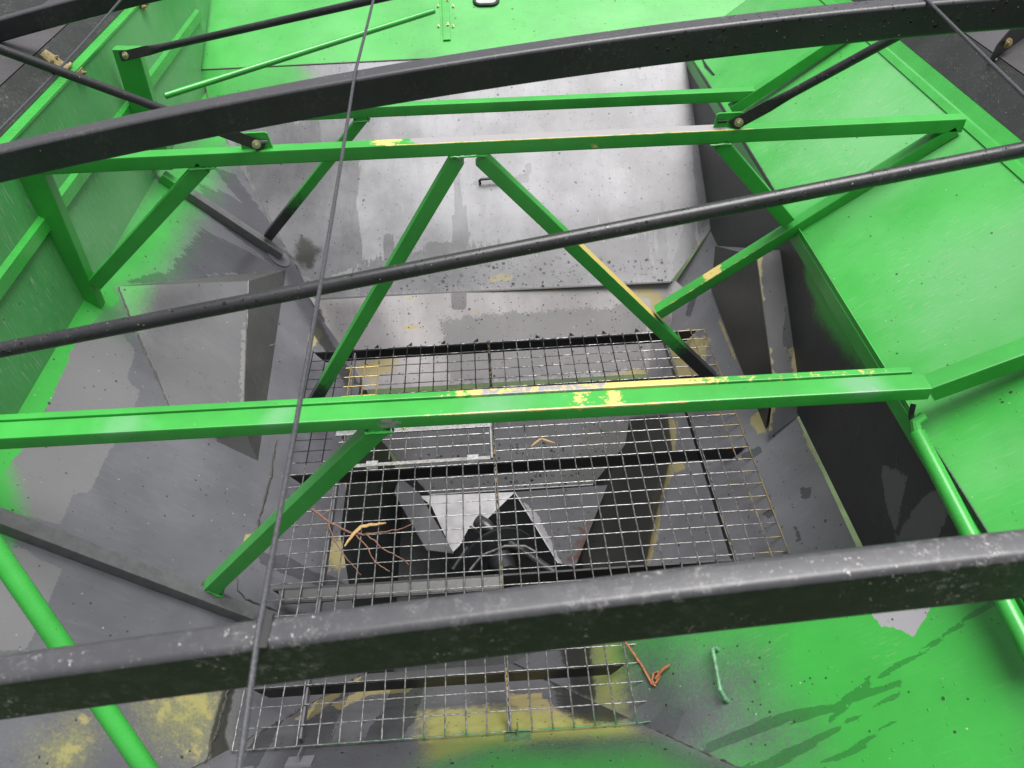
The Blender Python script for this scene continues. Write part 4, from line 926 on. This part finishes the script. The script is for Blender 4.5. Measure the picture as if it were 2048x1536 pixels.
# support bars below the screens
def sbar(j, xa, xb, label, h=.045, ca=.03, cb=.03, top=False, name='support_bar'):
    y = ypos(j); m = MB(); o2 = [(xa, -.003), (xb, -.003), (xb-cb, -.003-h), (xa+ca, -.003-h)]
    m.plate([(a, y-.003, b) for a, b in o2], (0, -1, 0), .006)
    if top: m.plate([(xa+.015, y-.003, -.004), (.655, y-.003, -.004), (.655, y-.04, -.012), (xa+.03, y-.04, -.012)], (0, 0, 1), .005)
    return tag(m.build(name, M['bar'], smooth=False), label, 'support bar', 'flat black bars carrying the wire screens')
sbar(0, .005, 1.435, 'black support bar under the far edge of the wire screens')
sbar(5, .07, 1.43, 'second black support bar counted from the far edge of the screens')
sbar(12, .005, 1.45, 'black support bar just in front of the screen hatch')
sbar(20.3, .02, 1.42, 'black support bar with a grey top ledge behind the nearest bow', top=True)
sbar(26, .02, .95, 'black support bar nearest the camera, in front of the nearest bow')
for x, y0_, y1_, lab in ((1.3095, .36, 1.44, 'long black support bar running below the joint of middle and right screens'), (.154, .02, 1.44, 'grey lengthwise support bar below the left part of left screen'), (.653, .0, 1.44, 'lengthwise support bar below the joint of left and middle screens holding kernels')):
    m = MB(); m.bar((x, y0_, -.0175), (x, y1_, -.0175), .006, .026, r=.001)
    if x < 1.: pass
    tag(m.build('support_bar', M['bar' if x > .5 else 'hopper'], smooth=False), lab, 'support bar', 'flat black bars carrying the wire screens')

# loose things on the screens ---------------------------------------------------------------
rd = random.Random(5)
ks = MB()
for k in range(46):
    y = rd.choice([rd.uniform(.02, .16), rd.uniform(.35, .72), rd.uniform(.75, .95), rd.uniform(1.1, 1.45)]); x = .6531+rd.uniform(-.0008, .0008)
    km = MB(); km.lathe((x, y, -.0025), (rd.uniform(-.4, .4), 1, rd.uniform(-.3, .3)), [(.0004, -.0052), (.0021, -.004), (.0028, 0), (.0026, .003), (.0006, .0055)], 8)
    o = km.build('kernel', M['kern']); tag(o, 'yellow kernel wedged in the slot between left and middle screens', 'kernel', 'kernels wedged between left and middle screens')
for k in range(9):
    x = 1.3095+rd.uniform(-.0006, .0006); y = rd.choice([rd.uniform(.7, 1.0), rd.uniform(.4, .7)])
    o = MB().lathe((x, y, -.0025), (rd.uniform(-.4, .4), 1, rd.uniform(-.3, .3)), [(.0004, -.0052), (.0021, -.004), (.0028, 0), (.0026, .003), (.0006, .0055)], 8).build('kernel', M['kern'])
    tag(o, 'yellow kernel wedged in the slot between middle and right screens', 'kernel', 'kernels wedged between middle and right screens')
def wob(pts, z, seed, amp=.0025, n=5):
    r_ = random.Random(seed); P = [onZ(x, y, z) for x, y in pts]; out = []
    for a, b in zip(P[:-1], P[1:]): out += [a+(b-a)*i/n+np.array([r_.uniform(-amp, amp) for _ in range(3)])*(0 if i == 0 else 1) for i in range(n)]
    return out+[P[-1]]
tw = MB()
def stem(pts, r0, r1, z, seed):
    p = wob(pts, z, seed, .0018); r0 *= .8; r1 *= .8; tw.tube(p, [r0+(r1-r0)*i/(len(p)-1)*1.+abs(math.sin(i*2.3))*.0005 for i in range(len(p))], 7)
stem([(624, 1018), (655, 1042), (700, 1065), (730, 1070)], .0042, .003, .009, 1)
stem([(728, 1069), (765, 1064), (800, 1058), (831, 1047)], .0026, .0012, .011, 2)
stem([(708, 1066), (735, 1095), (750, 1125), (779, 1143)], .0024, .0016, .008, 3)
stem([(735, 1070), (770, 1100), (805, 1118), (818, 1130)], .0024, .0012, .008, 4)
stem([(655, 1043), (668, 1080), (695, 1120), (722, 1150)], .0022, .0012, .006, 5)
stem([(645, 1030), (660, 1020), (690, 1018)], .0018, .0008, .01, 6)
tag(tw.build('twig', M['twig']), 'reddish brown branching twig lying on the left wire screen', 'twig')
def straw(pts, z, r, label, mat='straw', name='straw', flat=.45):
    p = wob(pts, z, len(label), .0012, 4); m = MB(); rings = []
    for i, c in enumerate(p):
        t = p[min(i+1, len(p)-1)]-p[max(i-1, 0)]; t /= np.linalg.norm(t); sd = np.cross(t, [0, 0, 1.]); sd /= np.linalg.norm(sd)
        k = math.sin(math.pi*(i+.6)/(len(p)+.2))**.5
        rings.append([c+sd*r*k*math.cos(2*math.pi*q/8)+np.array([0, 0, flat*r*math.sin(2*math.pi*q/8)]) for q in range(8)])
    m.loft(rings); return tag(m.build(name, M[mat]), label, 'straw')
straw([(689, 1093), (705, 1070), (722, 1053), (745, 1049), (772, 1046)], .014, .006, 'bent straw coloured stalk lying across the twig on the left screen')
straw([(1062, 893), (1082, 877), (1110, 886)], .008, .004, 'small folded straw lying on the middle screen near the green beam')
sb = MB()
_w = wob([(1250, 1284), (1268, 1308), (1284, 1332)], .007, 8, .001)
K = [PRN.at(*q)+PRN.n*.006 for q in ((1300, 1357), (1306, 1368), (1313, 1374), (1307, 1362), (1310, 1349), (1318, 1345), (1323, 1353), (1316, 1366), (1309, 1371))]
sb.tube(_w+[PRN.at(1294, 1348)+PRN.n*.006+[0, 0, .003]]+K, .0031, 7)
sb.tube([PRN.at(1316, 1360)+PRN.n*.01, PRN.at(1330, 1344)+PRN.n*.013, PRN.at(1344, 1332)+PRN.n*.01], [.0036, .0042, .003], 7)
tag(sb.build('twig', M['rusty']), 'orange brown knotted twig at the near right corner of the middle screen', 'twig')

# auger parts in the pit ------------------------------------------------------------------
au = thing('unloading_auger', (.75, .75, -.75), 'dark auger shaft and hose visible through the triangular notch under the screen', 'auger')
s0, s1 = onY(968, 1050, .86), onY(1130, 1160, .62)
m = MB(); m.tube([s0, s1], .013, 14); m.build('shaft', M['auger'], au)
m = MB(); m.lathe(s0, s1-s0, [(.012, -.03), (.024, -.03), (.026, .0), (.024, .02), (.018, .03), (.018, .045)], 16); m.build('coupling', M['auger'], au)
m = MB(); m.bar(onY(952, 1060, .84), onY(905, 1150, .78), .05, .012, up=(0, -.5, 1), r=.002); m.build('flight', M['void'], au)
m = MB(); m.tube([onY(940, 1140, .7), onY(965, 1110, .73), onY(1010, 1092, .74), onY(1050, 1092, .74), onY(1072, 1104, .72)], .004, 8); m.build('hose', M['hose'], au)
m = MB(); m.lathe(onY(1000, 1118, .76), (.3, -1, .3), [(.13, 0), (.13, .01), (.05, .02), (.03, .08)], 24); m.build('end_plate', M['void'], au)
m = MB(); m.tube([onY(905, 1140, .7), onY(935, 1095, .78)], .007, 10); m.build('pipe', M['void'], au)
